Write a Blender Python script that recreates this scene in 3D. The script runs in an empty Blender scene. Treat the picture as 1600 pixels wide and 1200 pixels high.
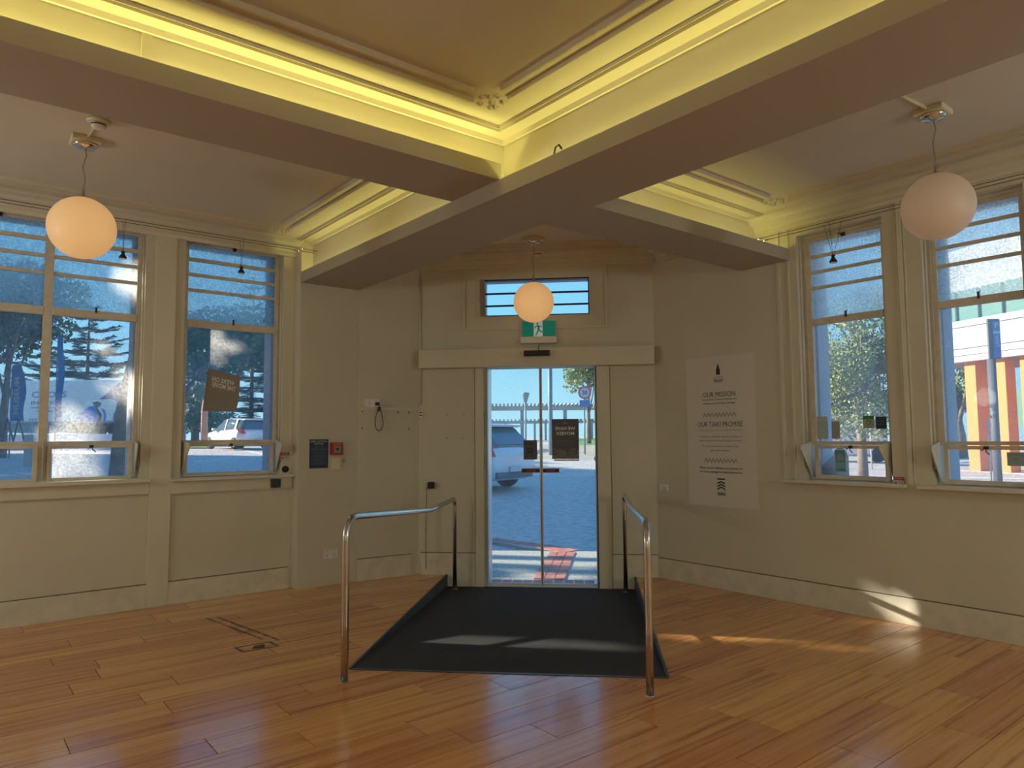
import bpy, bmesh, math, random
import numpy as np
from mathutils import Vector, Matrix
SC = bpy.context.scene
COL = SC.collection
random.seed(7); RNG = np.random.default_rng(11)
PI = math.pi
# ------------------------------------------------------------------ camera
F = 1112.28; YAW, PIT, ROL = 0.8927, 0.0736, -0.0075
FW = Vector((math.cos(YAW)*math.cos(PIT), math.sin(YAW)*math.cos(PIT), math.sin(PIT)))
R0 = Vector((math.sin(YAW), -math.cos(YAW), 0)); U0 = R0.cross(FW)
RT = R0*math.cos(ROL) + U0*math.sin(ROL); UP = U0*math.cos(ROL) - R0*math.sin(ROL)
EYE = Vector((0, 0, 1.5))
cam = bpy.data.cameras.new('camera'); camo = bpy.data.objects.new('camera', cam); COL.objects.link(camo)
cam.sensor_width = 36; cam.lens = F/1600*36; cam.clip_start = 0.05; cam.clip_end = 600
M = Matrix.Identity(4)
for i in range(3):
    M[i][0] = RT[i]; M[i][1] = UP[i]; M[i][2] = -FW[i]; M[i][3] = EYE[i]
camo.matrix_world = M
SC.camera = camo
# ------------------------------------------------------------------ view, sky, sun
SC.view_settings.view_transform = 'Standard'; SC.view_settings.look = 'None'
SC.view_settings.gamma = 1.0; SC.view_settings.use_curve_mapping = False
SC.view_settings.exposure = 0.0
world = bpy.data.worlds.new('sky'); SC.world = world; world.use_nodes = True
wn = world.node_tree.nodes; wl = world.node_tree.links; wn.clear()
wo = wn.new('ShaderNodeOutputWorld'); wb = wn.new('ShaderNodeBackground')
tc = wn.new('ShaderNodeTexCoord'); sp = wn.new('ShaderNodeSeparateXYZ'); cr = wn.new('ShaderNodeValToRGB')
wl.new(tc.outputs['Generated'], sp.inputs[0]); wl.new(sp.outputs['Z'], cr.inputs[0])
wl.new(cr.outputs[0], wb.inputs[0]); wl.new(wb.outputs[0], wo.inputs[0])
e = cr.color_ramp.elements
e[0].position = 0.0; e[0].color = (0.46, 0.74, 0.84, 1)
e[1].position = 0.9; e[1].color = (0.10, 0.28, 0.70, 1)
x = e.new(0.12); x.color = (0.28, 0.64, 0.86, 1)
x = e.new(0.32); x.color = (0.13, 0.44, 0.84, 1)
wb.inputs[1].default_value = 1.3
SUNV = Vector((-0.64, 0.77, 0.384)).normalized()      # towards the low morning sun
sun = bpy.data.lights.new('sun', 'SUN'); sun.energy = 12.0; sun.color = (1.0, 0.90, 0.72); sun.angle = 0.009
suno = bpy.data.objects.new('sun', sun); COL.objects.link(suno)
suno.rotation_euler = SUNV.to_track_quat('Z', 'Y').to_euler()
LED = 1.9            # watts per metre of cove strip
GLOBE = 0.95          # emission of the lit globes
# ------------------------------------------------------------------ frames (u to the right, w into the room, z up)
S2 = 2**-0.5
XR, YW, DD = 6.02, 7.10, 7.80
def fL(u, w, z): return Vector((u, YW-w, z))                  # left wall
def fR(u, w, z): return Vector((XR-w, -u, z))                 # right wall, u = -Y
def fD(u, w, z):                                              # chamfered door wall
    n = DD-w; return Vector(((n+u)*S2, (n-u)*S2, z))
def fW(u, w, z): return Vector((u, w, z))                     # world
def ray(x, y): return FW*F + RT*(x-800) - UP*(y-600)
def atL(x, y, w=0.0): d = ray(x, y); p = EYE+d*((YW-w)/d.y); return p.x, p.z
def atR(x, y, w=0.0): d = ray(x, y); p = EYE+d*((XR-w)/d.x); return -p.y, p.z
def atD(x, y, w=0.0):
    d = ray(x, y); p = EYE+d*((DD-w)/((d.x+d.y)*S2)); return (p.x-p.y)*S2, p.z
def atZ(x, y, z): d = ray(x, y); return EYE+d*((z-1.5)/d.z)
EA = Vector((3.485, 6.9355, 0)); EB = Vector(((DD-1.889)*S2, (DD+1.889)*S2, 0)); ED = (EB-EA).normalized(); EN = Vector((ED.y, -ED.x, 0)); ELEN = (EB-EA).length
def fE(u, w, z): p = EA+ED*u+EN*w; return Vector((p.x, p.y, z))   # short wall between pilaster and door wall
def atE(x, y, w=0.0):
    d = ray(x, y); o = EA+EN*w-EYE; p = EYE+d*((o.x*EN.x+o.y*EN.y)/(d.x*EN.x+d.y*EN.y)); return (p.x-EA.x)*ED.x+(p.y-EA.y)*ED.y, p.z
AT = {fL: atL, fR: atR, fD: atD, fE: atE}
def far(x, y, depth): return EYE + ray(x, y)*(depth/F)        # a point at a given distance in front of the viewer
def ground_z(X, Y):
    r = math.hypot(X, Y); a = math.atan2(Y, X)
    k = 0.42+0.58*min(1, max(0, (a-0.35)/0.4))
    pts = [(0, 0), (11.2, 0), (16, .46), (25, .92), (40, 1.22), (70, 1.42), (400, 1.42)]
    for (r0, z0), (r1, z1) in zip(pts, pts[1:]):
        if r <= r1: return -0.20 + k*(z0+(z1-z0)*(r-r0)/(r1-r0))
    return 1.2*k
def gpt(x, depth):
    p = far(x, 680, depth); return Vector((p.x, p.y, ground_z(p.x, p.y)))
def gat(x, y):
    d = ray(x, y); t = 0.004
    for _ in range(4000):
        p = EYE+d*t
        if p.z <= ground_z(p.x, p.y): break
        t *= 1.003
    return p
# ------------------------------------------------------------------ materials
def new_mat(name):
    m = bpy.data.materials.new(name); m.use_nodes = True
    return m, m.node_tree.nodes, m.node_tree.links, m.node_tree.nodes['Principled BSDF']
def mat(name, col, rough=0.6, metal=0.0, spec=0.5, var=0.0, vscale=4.0, bump=0.0, bscale=40.0, emit=None, es=1.0, coat=0.0, obj_rand=0.0, col2=None):
    m, N, L, b = new_mat(name)
    b.inputs['Base Color'].default_value = (*col, 1); b.inputs['Roughness'].default_value = rough
    b.inputs['Metallic'].default_value = metal; b.inputs['Specular IOR Level'].default_value = spec
    b.inputs['Coat Weight'].default_value = coat; b.inputs['Coat Roughness'].default_value = 0.12
    geo = N.new('ShaderNodeNewGeometry')
    if var or col2:
        n = N.new('ShaderNodeTexNoise'); n.inputs['Scale'].default_value = vscale; n.inputs['Detail'].default_value = 6
        L.new(geo.outputs['Position'], n.inputs['Vector'])
        r = N.new('ShaderNodeValToRGB'); L.new(n.outputs[0], r.inputs[0])
        c2 = col2 or tuple(min(1, c*(1+var)) for c in col); c1 = col if col2 else tuple(c*(1-var) for c in col)
        r.color_ramp.elements[0].position = 0.35; r.color_ramp.elements[1].position = 0.65
        r.color_ramp.elements[0].color = (*c1, 1); r.color_ramp.elements[1].color = (*c2, 1)
        L.new(r.outputs[0], b.inputs['Base Color'])
    if bump:
        n2 = N.new('ShaderNodeTexNoise'); n2.inputs['Scale'].default_value = bscale; n2.inputs['Detail'].default_value = 4
        L.new(geo.outputs['Position'], n2.inputs['Vector'])
        bp = N.new('ShaderNodeBump'); bp.inputs['Strength'].default_value = bump; bp.inputs['Distance'].default_value = 0.01
        L.new(n2.outputs[0], bp.inputs['Height']); L.new(bp.outputs[0], b.inputs['Normal'])
    if emit:
        b.inputs['Emission Color'].default_value = (*emit, 1); b.inputs['Emission Strength'].default_value = es
    return m
WALL = mat('cream_wall_paint', (0.67, 0.63, 0.50), 0.65, var=0.03, vscale=1.3, bump=0.05, bscale=18)
TRIM = mat('cream_trim_paint', (0.71, 0.67, 0.53), 0.42, var=0.03, vscale=2.0)
SASH = mat('old_sash_paint', (0.66, 0.60, 0.48), 0.45, var=0.06, vscale=14, bump=0.15, bscale=60)
CEIL = mat('ceiling_paint', (0.66, 0.60, 0.475), 0.75, var=0.02, vscale=1.0)
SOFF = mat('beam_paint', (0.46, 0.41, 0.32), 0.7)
BASEM = mat('baseboard_paint', (0.70, 0.66, 0.53), 0.4, var=0.07, vscale=9)
CARPET = mat('charcoal_carpet', (0.022, 0.022, 0.026), 0.95, spec=0.1, var=0.35, vscale=220, bump=0.6, bscale=500)
STEEL = mat('brushed_steel', (0.62, 0.60, 0.57), 0.22, metal=1.0)
CHROME = mat('chrome', (0.75, 0.72, 0.68), 0.08, metal=1.0)
BLACK = mat('black_plastic', (0.012, 0.012, 0.013), 0.4)
DARKMET = mat('dark_bronze', (0.05, 0.045, 0.04), 0.4, metal=0.6)
WHITE = mat('white_plastic', (0.82, 0.80, 0.74), 0.3)
CREAMP = mat('cream_plastic', (0.78, 0.72, 0.52), 0.35)
CARPET.node_tree.nodes['Principled BSDF'].inputs['Sheen Weight'].default_value = 0.12
CARPET.node_tree.nodes['Principled BSDF'].inputs['Sheen Roughness'].default_value = 0.5
RAMPSIDE = mat('slate_blue_ramp_side', (0.06, 0.075, 0.09), 0.45, var=0.2, vscale=5)
GREENSIGN = mat('exit_green', (0.0, 0.20, 0.14), 0.5, emit=(0.0, 0.25, 0.19), es=0.25)
WHITESIGN = mat('exit_white', (0.7, 0.75, 0.72), 0.5, emit=(0.7, 0.8, 0.75), es=0.18)
NAVY = mat('navy_print', (0.008, 0.03, 0.075), 0.5)
RED = mat('red_plastic', (0.42, 0.015, 0.02), 0.4)
PALE = mat('pale_print', (0.62, 0.62, 0.58), 0.6)
BOARD = mat('sign_board', (0.74, 0.70, 0.62), 0.45)
INK = mat('black_ink', (0.03, 0.028, 0.025), 0.6)
GREYINK = mat('grey_ink', (0.28, 0.26, 0.22), 0.6)
POSTER = mat('grey_poster', (0.115, 0.12, 0.145), 0.7)
POSTER2 = mat('taupe_paper', (0.31, 0.28, 0.26), 0.8)
POSTTXT = mat('poster_lettering', (0.85, 0.85, 0.85), 0.7)
PAPER = mat('paper', (0.6, 0.6, 0.58), 0.8)
GREENP = mat('green_print', (0.03, 0.28, 0.12), 0.6)
ALPHA_ = 0
SAGE = mat('sage_print', (0.36, 0.52, 0.54), 0.6)
TEAL = mat('teal_print', (0.10, 0.36, 0.48), 0.6)
TEALL = mat('light_teal_print', (0.25, 0.55, 0.70), 0.6)
ORANGESTRIP = mat('orange_strip', (0.30, 0.07, 0.02), 0.5)
TAPE = mat('black_tape', (0.05, 0.04, 0.03), 0.6, col2=(0.12, 0.08, 0.05), vscale=30)
CARDB = mat('cardboard', (0.42, 0.27, 0.15), 0.8)
ASPH = mat('asphalt', (0.46, 0.42, 0.38), 0.9, col2=(0.66, 0.60, 0.53), vscale=9, bump=0.4, bscale=60)
AGG = mat('aggregate_paving', (0.36, 0.33, 0.27), 0.85, col2=(0.60, 0.56, 0.46), vscale=30, bump=0.4, bscale=80)
BRICKM = mat('red_paver', (0.55, 0.20, 0.13), 0.8, var=0.25, vscale=6)
KERB = mat('kerb_concrete', (0.55, 0.52, 0.46), 0.85, var=0.1, vscale=2)
TANPATH = mat('tan_paving', (0.50, 0.40, 0.28), 0.9, var=0.15, vscale=2)
GRASS = mat('grass', (0.13, 0.26, 0.05), 0.9, col2=(0.25, 0.38, 0.08), vscale=3)
LINE = mat('road_paint', (0.75, 0.75, 0.72), 0.7)
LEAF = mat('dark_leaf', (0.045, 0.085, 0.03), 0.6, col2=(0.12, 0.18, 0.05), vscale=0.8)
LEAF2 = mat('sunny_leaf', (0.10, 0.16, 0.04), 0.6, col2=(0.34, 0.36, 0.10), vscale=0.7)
PINE = mat('pine_needles', (0.03, 0.07, 0.045), 0.7, col2=(0.06, 0.12, 0.07), vscale=0.5)
BARK = mat('bark', (0.16, 0.11, 0.08), 0.9, col2=(0.30, 0.22, 0.16), vscale=5, bump=0.6, bscale=12)
CARW = mat('white_car_paint', (0.72, 0.73, 0.74), 0.25, coat=0.7)
CARG = mat('car_glass', (0.10, 0.15, 0.19), 0.08, spec=0.8)
TAIL = mat('tail_light_red', (0.6, 0.03, 0.05), 0.25)
TYRE = mat('tyre_rubber', (0.02, 0.02, 0.022), 0.8)
GREYP = mat('grey_bumper', (0.12, 0.13, 0.14), 0.6)
EXTW = mat('exterior_render', (0.60, 0.62, 0.66), 0.8, var=0.04, vscale=2)
CONC = mat('colonnade_concrete', (0.52, 0.50, 0.46), 0.85, var=0.08, vscale=0.6)
POLE = mat('grey_pole', (0.20, 0.27, 0.32), 0.5)
FLAGB = mat('blue_flag', (0.02, 0.16, 0.45), 0.7, col2=(0.04, 0.30, 0.62), vscale=0.9)
TRUCKW = mat('trailer_white', (0.62, 0.70, 0.86), 0.5)
BLUE1 = mat('bright_blue_print', (0.02, 0.20, 0.75), 0.5)
BLUE2 = mat('deep_blue_print', (0.04, 0.10, 0.30), 0.5)
GREYB = mat('truck_lettering', (0.20, 0.25, 0.36), 0.6)
ORANGE = mat('orange_column_paint', (0.80, 0.28, 0.07), 0.7)
FASCIA = mat('white_fascia', (0.60, 0.60, 0.585), 0.6)
BRICKW = mat('brown_brick_wall', (0.25, 0.13, 0.09), 0.9, col2=(0.40, 0.26, 0.18), vscale=6)
GLAZEG = mat('green_glazing', (0.16, 0.30, 0.25), 0.15, spec=0.8)
CREAMB = mat('cream_building', (0.75, 0.66, 0.42), 0.8)
SIGNBL = mat('pillar_sign_blue', (0.12, 0.20, 0.42), 0.6)
# wooden floor boards: colour per board from Object Info, grain along X
def wood():
    m, N, L, b = new_mat('honey_timber')
    geo = N.new('ShaderNodeNewGeometry'); oi = N.new('ShaderNodeObjectInfo')
    mp = N.new('ShaderNodeMapping'); mp.inputs['Scale'].default_value = (0.45, 15, 1)
    add = N.new('ShaderNodeVectorMath'); add.operation = 'MULTIPLY_ADD'
    cmb = N.new('ShaderNodeCombineXYZ')
    for k in range(3): L.new(oi.outputs['Random'], cmb.inputs[k])
    L.new(cmb.outputs[0], add.inputs[0]); add.inputs[1].default_value = (37, 23, 11); L.new(geo.outputs['Position'], add.inputs[2])
    L.new(add.outputs[0], mp.inputs[0])
    n = N.new('ShaderNodeTexNoise'); n.inputs['Scale'].default_value = 1.6; n.inputs['Detail'].default_value = 9; n.inputs['Roughness'].default_value = 0.65; n.inputs['Distortion'].default_value = 0.15
    L.new(mp.outputs[0], n.inputs['Vector'])
    r = N.new('ShaderNodeValToRGB'); L.new(n.outputs[0], r.inputs[0])
    el = r.color_ramp.elements
    el[0].position = 0.27; el[0].color = (0.24, 0.080, 0.024, 1)
    el[1].position = 0.75; el[1].color = (0.78, 0.40, 0.145, 1)
    q = el.new(0.47); q.color = (0.65, 0.29, 0.094, 1)
    q = el.new(0.385); q.color = (0.50, 0.195, 0.060, 1)
    hs = N.new('ShaderNodeHueSaturation'); L.new(r.outputs[0], hs.inputs['Color'])
    mr = N.new('ShaderNodeMapRange'); L.new(oi.outputs['Random'], mr.inputs[0]); mr.inputs[3].default_value = 0.88; mr.inputs[4].default_value = 1.14
    L.new(mr.outputs[0], hs.inputs['Value'])
    mr2 = N.new('ShaderNodeMapRange'); L.new(oi.outputs['Random'], mr2.inputs[0]); mr2.inputs[3].default_value = 0.488; mr2.inputs[4].default_value = 0.51
    L.new(mr2.outputs[0], hs.inputs['Hue'])
    L.new(hs.outputs[0], b.inputs['Base Color'])
    n3 = N.new('ShaderNodeTexNoise'); n3.inputs['Scale'].default_value = 2.2; L.new(geo.outputs['Position'], n3.inputs['Vector'])
    mr3 = N.new('ShaderNodeMapRange'); L.new(n3.outputs[0], mr3.inputs[0]); mr3.inputs[3].default_value = 0.16; mr3.inputs[4].default_value = 0.26
    L.new(mr3.outputs[0], b.inputs['Roughness'])
    bp = N.new('ShaderNodeBump'); bp.inputs['Strength'].default_value = 0.12; bp.inputs['Distance'].default_value = 0.003
    L.new(n.outputs[0], bp.inputs['Height']); L.new(bp.outputs[0], b.inputs['Normal'])
    b.inputs['Specular IOR Level'].default_value = 0.6; b.inputs['Coat Weight'].default_value = 0.3; b.inputs['Coat Roughness'].default_value = 0.12
    return m
WOOD = wood()
def glass(name, tint, dirt, lumps=0.0):
    m, N, L, b = new_mat(name); N.remove(b); out = N['Material Output']
    t = N.new('ShaderNodeBsdfTransparent'); t.inputs[0].default_value = (*tint, 1)
    g = N.new('ShaderNodeBsdfGlossy'); g.inputs['Roughness'].default_value = 0.02
    lw = N.new('ShaderNodeLayerWeight'); lw.inputs[0].default_value = 0.12
    m1 = N.new('ShaderNodeMixShader'); L.new(lw.outputs['Fresnel'], m1.inputs[0]); L.new(t.outputs[0], m1.inputs[1]); L.new(g.outputs[0], m1.inputs[2])
    tr = N.new('ShaderNodeBsdfTranslucent'); tr.inputs[0].default_value = (0.9, 0.9, 0.9, 1)
    geo = N.new('ShaderNodeNewGeometry'); n = N.new('ShaderNodeTexNoise'); n.inputs['Scale'].default_value = 2.2; n.inputs['Detail'].default_value = 8
    L.new(geo.outputs['Position'], n.inputs['Vector'])
    mr = N.new('ShaderNodeMapRange'); L.new(n.outputs[0], mr.inputs[0]); mr.inputs[1].default_value = 0.35; mr.inputs[2].default_value = 0.75
    mr.inputs[3].default_value = dirt*0.7; mr.inputs[4].default_value = dirt*1.4
    sp_ = N.new('ShaderNodeTexNoise'); sp_.inputs['Scale'].default_value = 70; sp_.inputs['Detail'].default_value = 3; L.new(geo.outputs['Position'], sp_.inputs['Vector'])
    ms = N.new('ShaderNodeMapRange'); L.new(sp_.outputs[0], ms.inputs[0]); ms.inputs[1].default_value = 0.3; ms.inputs[2].default_value = 0.7; ms.inputs[3].default_value = 0.55; ms.inputs[4].default_value = 1.45
    mm = N.new('ShaderNodeMath'); mm.operation = 'MULTIPLY'; L.new(mr.outputs[0], mm.inputs[0]); L.new(ms.outputs[0], mm.inputs[1])
    m2 = N.new('ShaderNodeMixShader'); L.new(mm.outputs[0], m2.inputs[0]); L.new(m1.outputs[0], m2.inputs[1]); L.new(tr.outputs[0], m2.inputs[2])
    if lumps:
        v = N.new('ShaderNodeTexNoise'); v.inputs['Scale'].default_value = 62; v.inputs['Detail'].default_value = 2; L.new(geo.outputs['Position'], v.inputs['Vector'])
        r = N.new('ShaderNodeValToRGB'); L.new(v.outputs[0], r.inputs[0])
        r.color_ramp.elements[0].position = 0.40; r.color_ramp.elements[0].color = (0.76, 0.82, 0.88, 1)
        r.color_ramp.elements[1].position = 0.60; r.color_ramp.elements[1].color = (1, 0.98, 0.95, 1)
        L.new(r.outputs[0], t.inputs[0])
        bp = N.new('ShaderNodeBump'); bp.inputs['Strength'].default_value = 1.0; bp.inputs['Distance'].default_value = 0.01
        L.new(v.outputs[0], bp.inputs['Height'])
        rf = N.new('ShaderNodeBsdfRefraction'); rf.inputs['IOR'].default_value = 1.15; rf.inputs['Roughness'].default_value = 0.25; rf.inputs[0].default_value = (0.9, 0.97, 1, 1)
        L.new(bp.outputs[0], rf.inputs['Normal'])
        m3 = N.new('ShaderNodeMixShader'); m3.inputs[0].default_value = 0.2; L.new(m2.outputs[0], m3.inputs[1]); L.new(rf.outputs[0], m3.inputs[2])
        L.new(m3.outputs[0], out.inputs[0])
    else: L.new(m2.outputs[0], out.inputs[0])
    return m
GLASS = glass('dusty_window_glass', (0.97, 0.98, 1.0), 0.15)
DOORGL = glass('door_glass', (0.93, 0.97, 0.98), 0.08)
CLEAR = glass('clear_glass', (0.95, 0.98, 1.0), 0.03)
OBSC = glass('pebbled_obscure_glass', (0.9, 0.95, 1.0), 0.42, lumps=1)
def globe_mat(name, s, col):
    m, N, L, b = new_mat(name)
    b.inputs['Base Color'].default_value = (0.42, 0.38, 0.33, 1); b.inputs['Roughness'].default_value = 0.45
    lw = N.new('ShaderNodeLayerWeight'); lw.inputs[0].default_value = 0.35
    r = N.new('ShaderNodeValToRGB'); L.new(lw.outputs['Facing'], r.inputs[0])
    r.color_ramp.elements[0].color = (*col, 1); r.color_ramp.elements[1].color = (col[0]*0.75, col[1]*0.72, col[2]*0.7, 1)
    b.inputs['Emission Strength'].default_value = s
    L.new(r.outputs[0], b.inputs['Emission Color'])
    return m
GLOBEM = globe_mat('lit_opal_glass', GLOBE, (0.62, 0.33, 0.115))
GLOBEDIM = globe_mat('dim_opal_glass', 0.28, (0.55, 0.32, 0.17))
# ------------------------------------------------------------------ mesh builder
class MB:
    def __init__(s, frame=fW): s.f = frame; s.v = []; s.faces = []; s.sm = []
    def pt(s, u, w, z): return tuple(s.f(u, w, z))
    def add(s, vs, fs, smooth=False):
        o = len(s.v); s.v += [tuple(v) for v in vs]; s.faces += [tuple(i+o for i in f) for f in fs]; s.sm += [smooth]*len(fs); return s
    def box(s, u0, u1, w0, w1, z0, z1):
        vs = [s.f(u, w, z) for z in (z0, z1) for w in (w0, w1) for u in (u0, u1)]
        return s.add(vs, [(0, 2, 3, 1), (4, 5, 7, 6), (0, 1, 5, 4), (2, 6, 7, 3), (0, 4, 6, 2), (1, 3, 7, 5)])
    def prism(s, poly, w0, w1):
        """polygon in (u, z), extruded over w"""
        n = len(poly); vs = [s.f(u, w0, z) for u, z in poly]+[s.f(u, w1, z) for u, z in poly]
        return s.add(vs, [tuple(range(n)), tuple(range(2*n-1, n-1, -1))]+[(i, (i+1) % n, n+(i+1) % n, n+i) for i in range(n)])
    def slab(s, poly, z0, z1):
        """polygon in (u, w), extruded over z"""
        n = len(poly); vs = [s.f(u, w, z0) for u, w in poly]+[s.f(u, w, z1) for u, w in poly]
        return s.add(vs, [tuple(range(n)), tuple(range(2*n-1, n-1, -1))]+[(i, (i+1) % n, n+(i+1) % n, n+i) for i in range(n)])
    def ring(s, u0, u1, z0, z1, t, w0, w1, tb=None, tt=None):
        tb = t if tb is None else tb; tt = t if tt is None else tt
        s.box(u0, u0+t, w0, w1, z0, z1); s.box(u1-t, u1, w0, w1, z0, z1)
        s.box(u0+t, u1-t, w0, w1, z0, z0+tb); s.box(u0+t, u1-t, w0, w1, z1-tt, z1); return s
    def tube(s, pts, r, seg=10, smooth=True, cap=True, radii=None):
        P = [Vector(s.f(*p)) for p in pts]; n = len(P); vs = []
        prev = None
        for i, p in enumerate(P):
            d = (P[min(i+1, n-1)]-P[max(i-1, 0)]).normalized()
            if prev is None:
                a = d.orthogonal().normalized()
            else:
                a = (prev-d*prev.dot(d)).normalized()
            prev = a; b = d.cross(a); rr = radii[i] if radii else r
            for k in range(seg):
                q = 2*PI*k/seg; vs.append(p+a*(rr*math.cos(q))+b*(rr*math.sin(q)))
        fs = [(i*seg+k, i*seg+(k+1) % seg, (i+1)*seg+(k+1) % seg, (i+1)*seg+k) for i in range(n-1) for k in range(seg)]
        s.add(vs, fs, smooth)
        if cap:
            o = len(s.v)-len(vs); s.faces += [tuple(o+k for k in range(seg)), tuple(o+(n-1)*seg+k for k in range(seg))]; s.sm += [False, False]
        return s
    def lathe(s, c, prof, seg=32, axis=(0, 0, 1), smooth=True):
        c = Vector(s.f(*c)); ax = Vector(axis).normalized(); a = ax.orthogonal().normalized(); b = ax.cross(a); vs = []
        for r, h in prof:
            for k in range(seg):
                q = 2*PI*k/seg; vs.append(c+ax*h+a*(r*math.cos(q))+b*(r*math.sin(q)))
        m = len(prof)
        fs = [(i*seg+k, i*seg+(k+1) % seg, (i+1)*seg+(k+1) % seg, (i+1)*seg+k) for i in range(m-1) for k in range(seg)]
        s.add(vs, fs, smooth); o = len(s.v)-len(vs)
        s.faces += [tuple(o+k for k in range(seg)), tuple(o+(m-1)*seg+k for k in range(seg))]; s.sm += [False, False]
        return s
    def build(s, name, m, parent=None, bevel=0.0, recalc=True):
        me = bpy.data.meshes.new(name); me.from_pydata(s.v, [], s.faces)
        me.polygons.foreach_set('use_smooth', s.sm)
        if recalc:
            bm = bmesh.new(); bm.from_mesh(me); bmesh.ops.recalc_face_normals(bm, faces=bm.faces); bm.to_mesh(me); bm.free()
        me.materials.append(m); me.update()
        o = bpy.data.objects.new(name, me); COL.objects.link(o)
        if parent: o.parent = parent; o.matrix_parent_inverse = parent.matrix_basis.inverted()
        if bevel:
            md = o.modifiers.new('bevel', 'BEVEL'); md.width = bevel; md.segments = 2; md.limit_method = 'ANGLE'
        return o
def empty(name, loc=(0, 0, 0)):
    o = bpy.data.objects.new(name, None); COL.objects.link(o); o.location = loc; o.empty_display_size = 0.1
    return o
def tag(o, label, cat, group=None):
    o['label'] = label; o['category'] = cat
    if group: o['group'] = group
    return o
def struct(o): o['kind'] = 'structure'; return o
def rect(frame, u0, u1, z0, z1, w, t, name, m, parent=None):
    return MB(frame).box(u0, u1, w, w+t, z0, z1).build(name, m, parent)
def text(frame, s, uc, zc, w, width, height, m, parent, mirror=False, rot=0.0, name='lettering', bold=False):
    cu = bpy.data.curves.new('t', 'FONT'); cu.body = s; cu.align_x = 'CENTER'; cu.space_line = 0.95
    if bold: cu.offset = 0.02
    cu.resolution_u = 2
    to = bpy.data.objects.new('t', cu); COL.objects.link(to)
    bpy.context.view_layer.update()
    me = bpy.data.meshes.new_from_object(to.evaluated_get(bpy.context.evaluated_depsgraph_get()))
    bpy.data.objects.remove(to)
    xs = [v.co.x for v in me.vertices]; ys = [v.co.y for v in me.vertices]
    x0, x1, y0, y1 = min(xs), max(xs), min(ys), max(ys)
    cr_, sr = math.cos(rot), math.sin(rot)
    for v in me.vertices:
        a = ((v.co.x-x0)/(x1-x0)-0.5)*width*(-1 if mirror else 1); b = ((v.co.y-y0)/(y1-y0)-0.5)*height
        v.co = frame(uc+a*cr_-b*sr, w, zc+a*sr+b*cr_)
    me.materials.clear(); me.materials.append(m)
    o = bpy.data.objects.new(name, me); COL.objects.link(o)
    if parent: o.parent = parent; o.matrix_parent_inverse = parent.matrix_basis.inverted()
    return o
# ------------------------------------------------------------------ 2D clipping (floor boards against the sunk ramp)
def clip(poly, a, b, c):
    """keep a*x+b*y <= c"""
    out = []
    for i, p in enumerate(poly):
        q = poly[(i+1) % len(poly)]; dp = a*p[0]+b*p[1]-c; dq = a*q[0]+b*q[1]-c
        if dp <= 0: out.append(p)
        if dp*dq < 0:
            t = dp/(dp-dq); out.append((p[0]+(q[0]-p[0])*t, p[1]+(q[1]-p[1])*t))
    return out
N0, TL, TR, DROP = 4.614, -1.569, 0.460, 0.124
RAMPH = [(-S2, -S2, -N0), (S2, -S2, TR), (-S2, S2, -TL)]     # inside the ramp: n>=N0, t<=TR, t>=TL
def minus_ramp(poly):
    out = []; cur = poly
    for a, b, c in RAMPH:
        if len(cur) < 3: break
        o = clip(cur, -a, -b, -c)
        if len(o) >= 3: out.append(o)
        cur = clip(cur, a, b, c)
    return out
def area(p): return abs(sum(p[i][0]*p[(i+1) % len(p)][1]-p[(i+1) % len(p)][0]*p[i][1] for i in range(len(p))))/2
# ------------------------------------------------------------------ floor
def floor():
    f = MB()
    room = clip([(-7, -6), (XR+.1, -6), (XR+.1, YW+.1), (-7, YW+.1)], S2, S2, DD+.02)
    for p in minus_ramp(room): f.slab(p, -0.30, -0.012)
    fo = struct(f.build('floor', WOOD)); W, Lb, gap = 0.228, 1.22, 0.0024
    y = -0.25; row = 0; cnt = 0
    while y < YW:
        x = -1.4-random.random()*Lb
        while x < XR:
            if True:
                p = [(x+gap, y+gap), (x+Lb-gap, y+gap), (x+Lb-gap, y+W-gap), (x+gap, y+W-gap)]
                p = clip(p, 1, 0, XR+.01); p = clip(p, 0, 1, YW) if len(p) > 2 else p
                p = clip(p, S2, S2, DD) if len(p) > 2 else p
                cx, cy = x+Lb/2, y+W/2; d = Vector((cx, cy, -1.5)); dep = d.dot(FW)
                vis = dep > 0.3 and abs(d.dot(RT)) < dep*0.80+0.9 and -d.dot(UP) < dep*0.60+1.1
                if len(p) > 2 and vis:
                    mb = MB()
                    for q in minus_ramp(p):
                        if area(q) > 1e-4: mb.slab(q, -0.010, 0.0)
                    if mb.faces: mb.build('floor_board', WOOD, fo); cnt += 1
            x += Lb
        y += W
    # unseen rest of the boards behind the viewer is one surface
    return cnt
floor()
# ------------------------------------------------------------------ window data
ZL = dict(top=3.375, bars=[(3.250, 3.215), (3.100, 3.070), (2.950, 2.920)], low=2.642, mt=2.572, mb=1.487, ht=1.428, hb=1.178, head=3.43, foot=1.14)
ZR = dict(top=3.240, bars=[(3.118, 3.090), (2.975, 2.948), (2.830, 2.803)], low=2.538, mt=2.478, mb=1.437, ht=1.375, hb=1.143, head=3.30, foot=1.10)
wins = []
GW = -0.12
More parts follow.
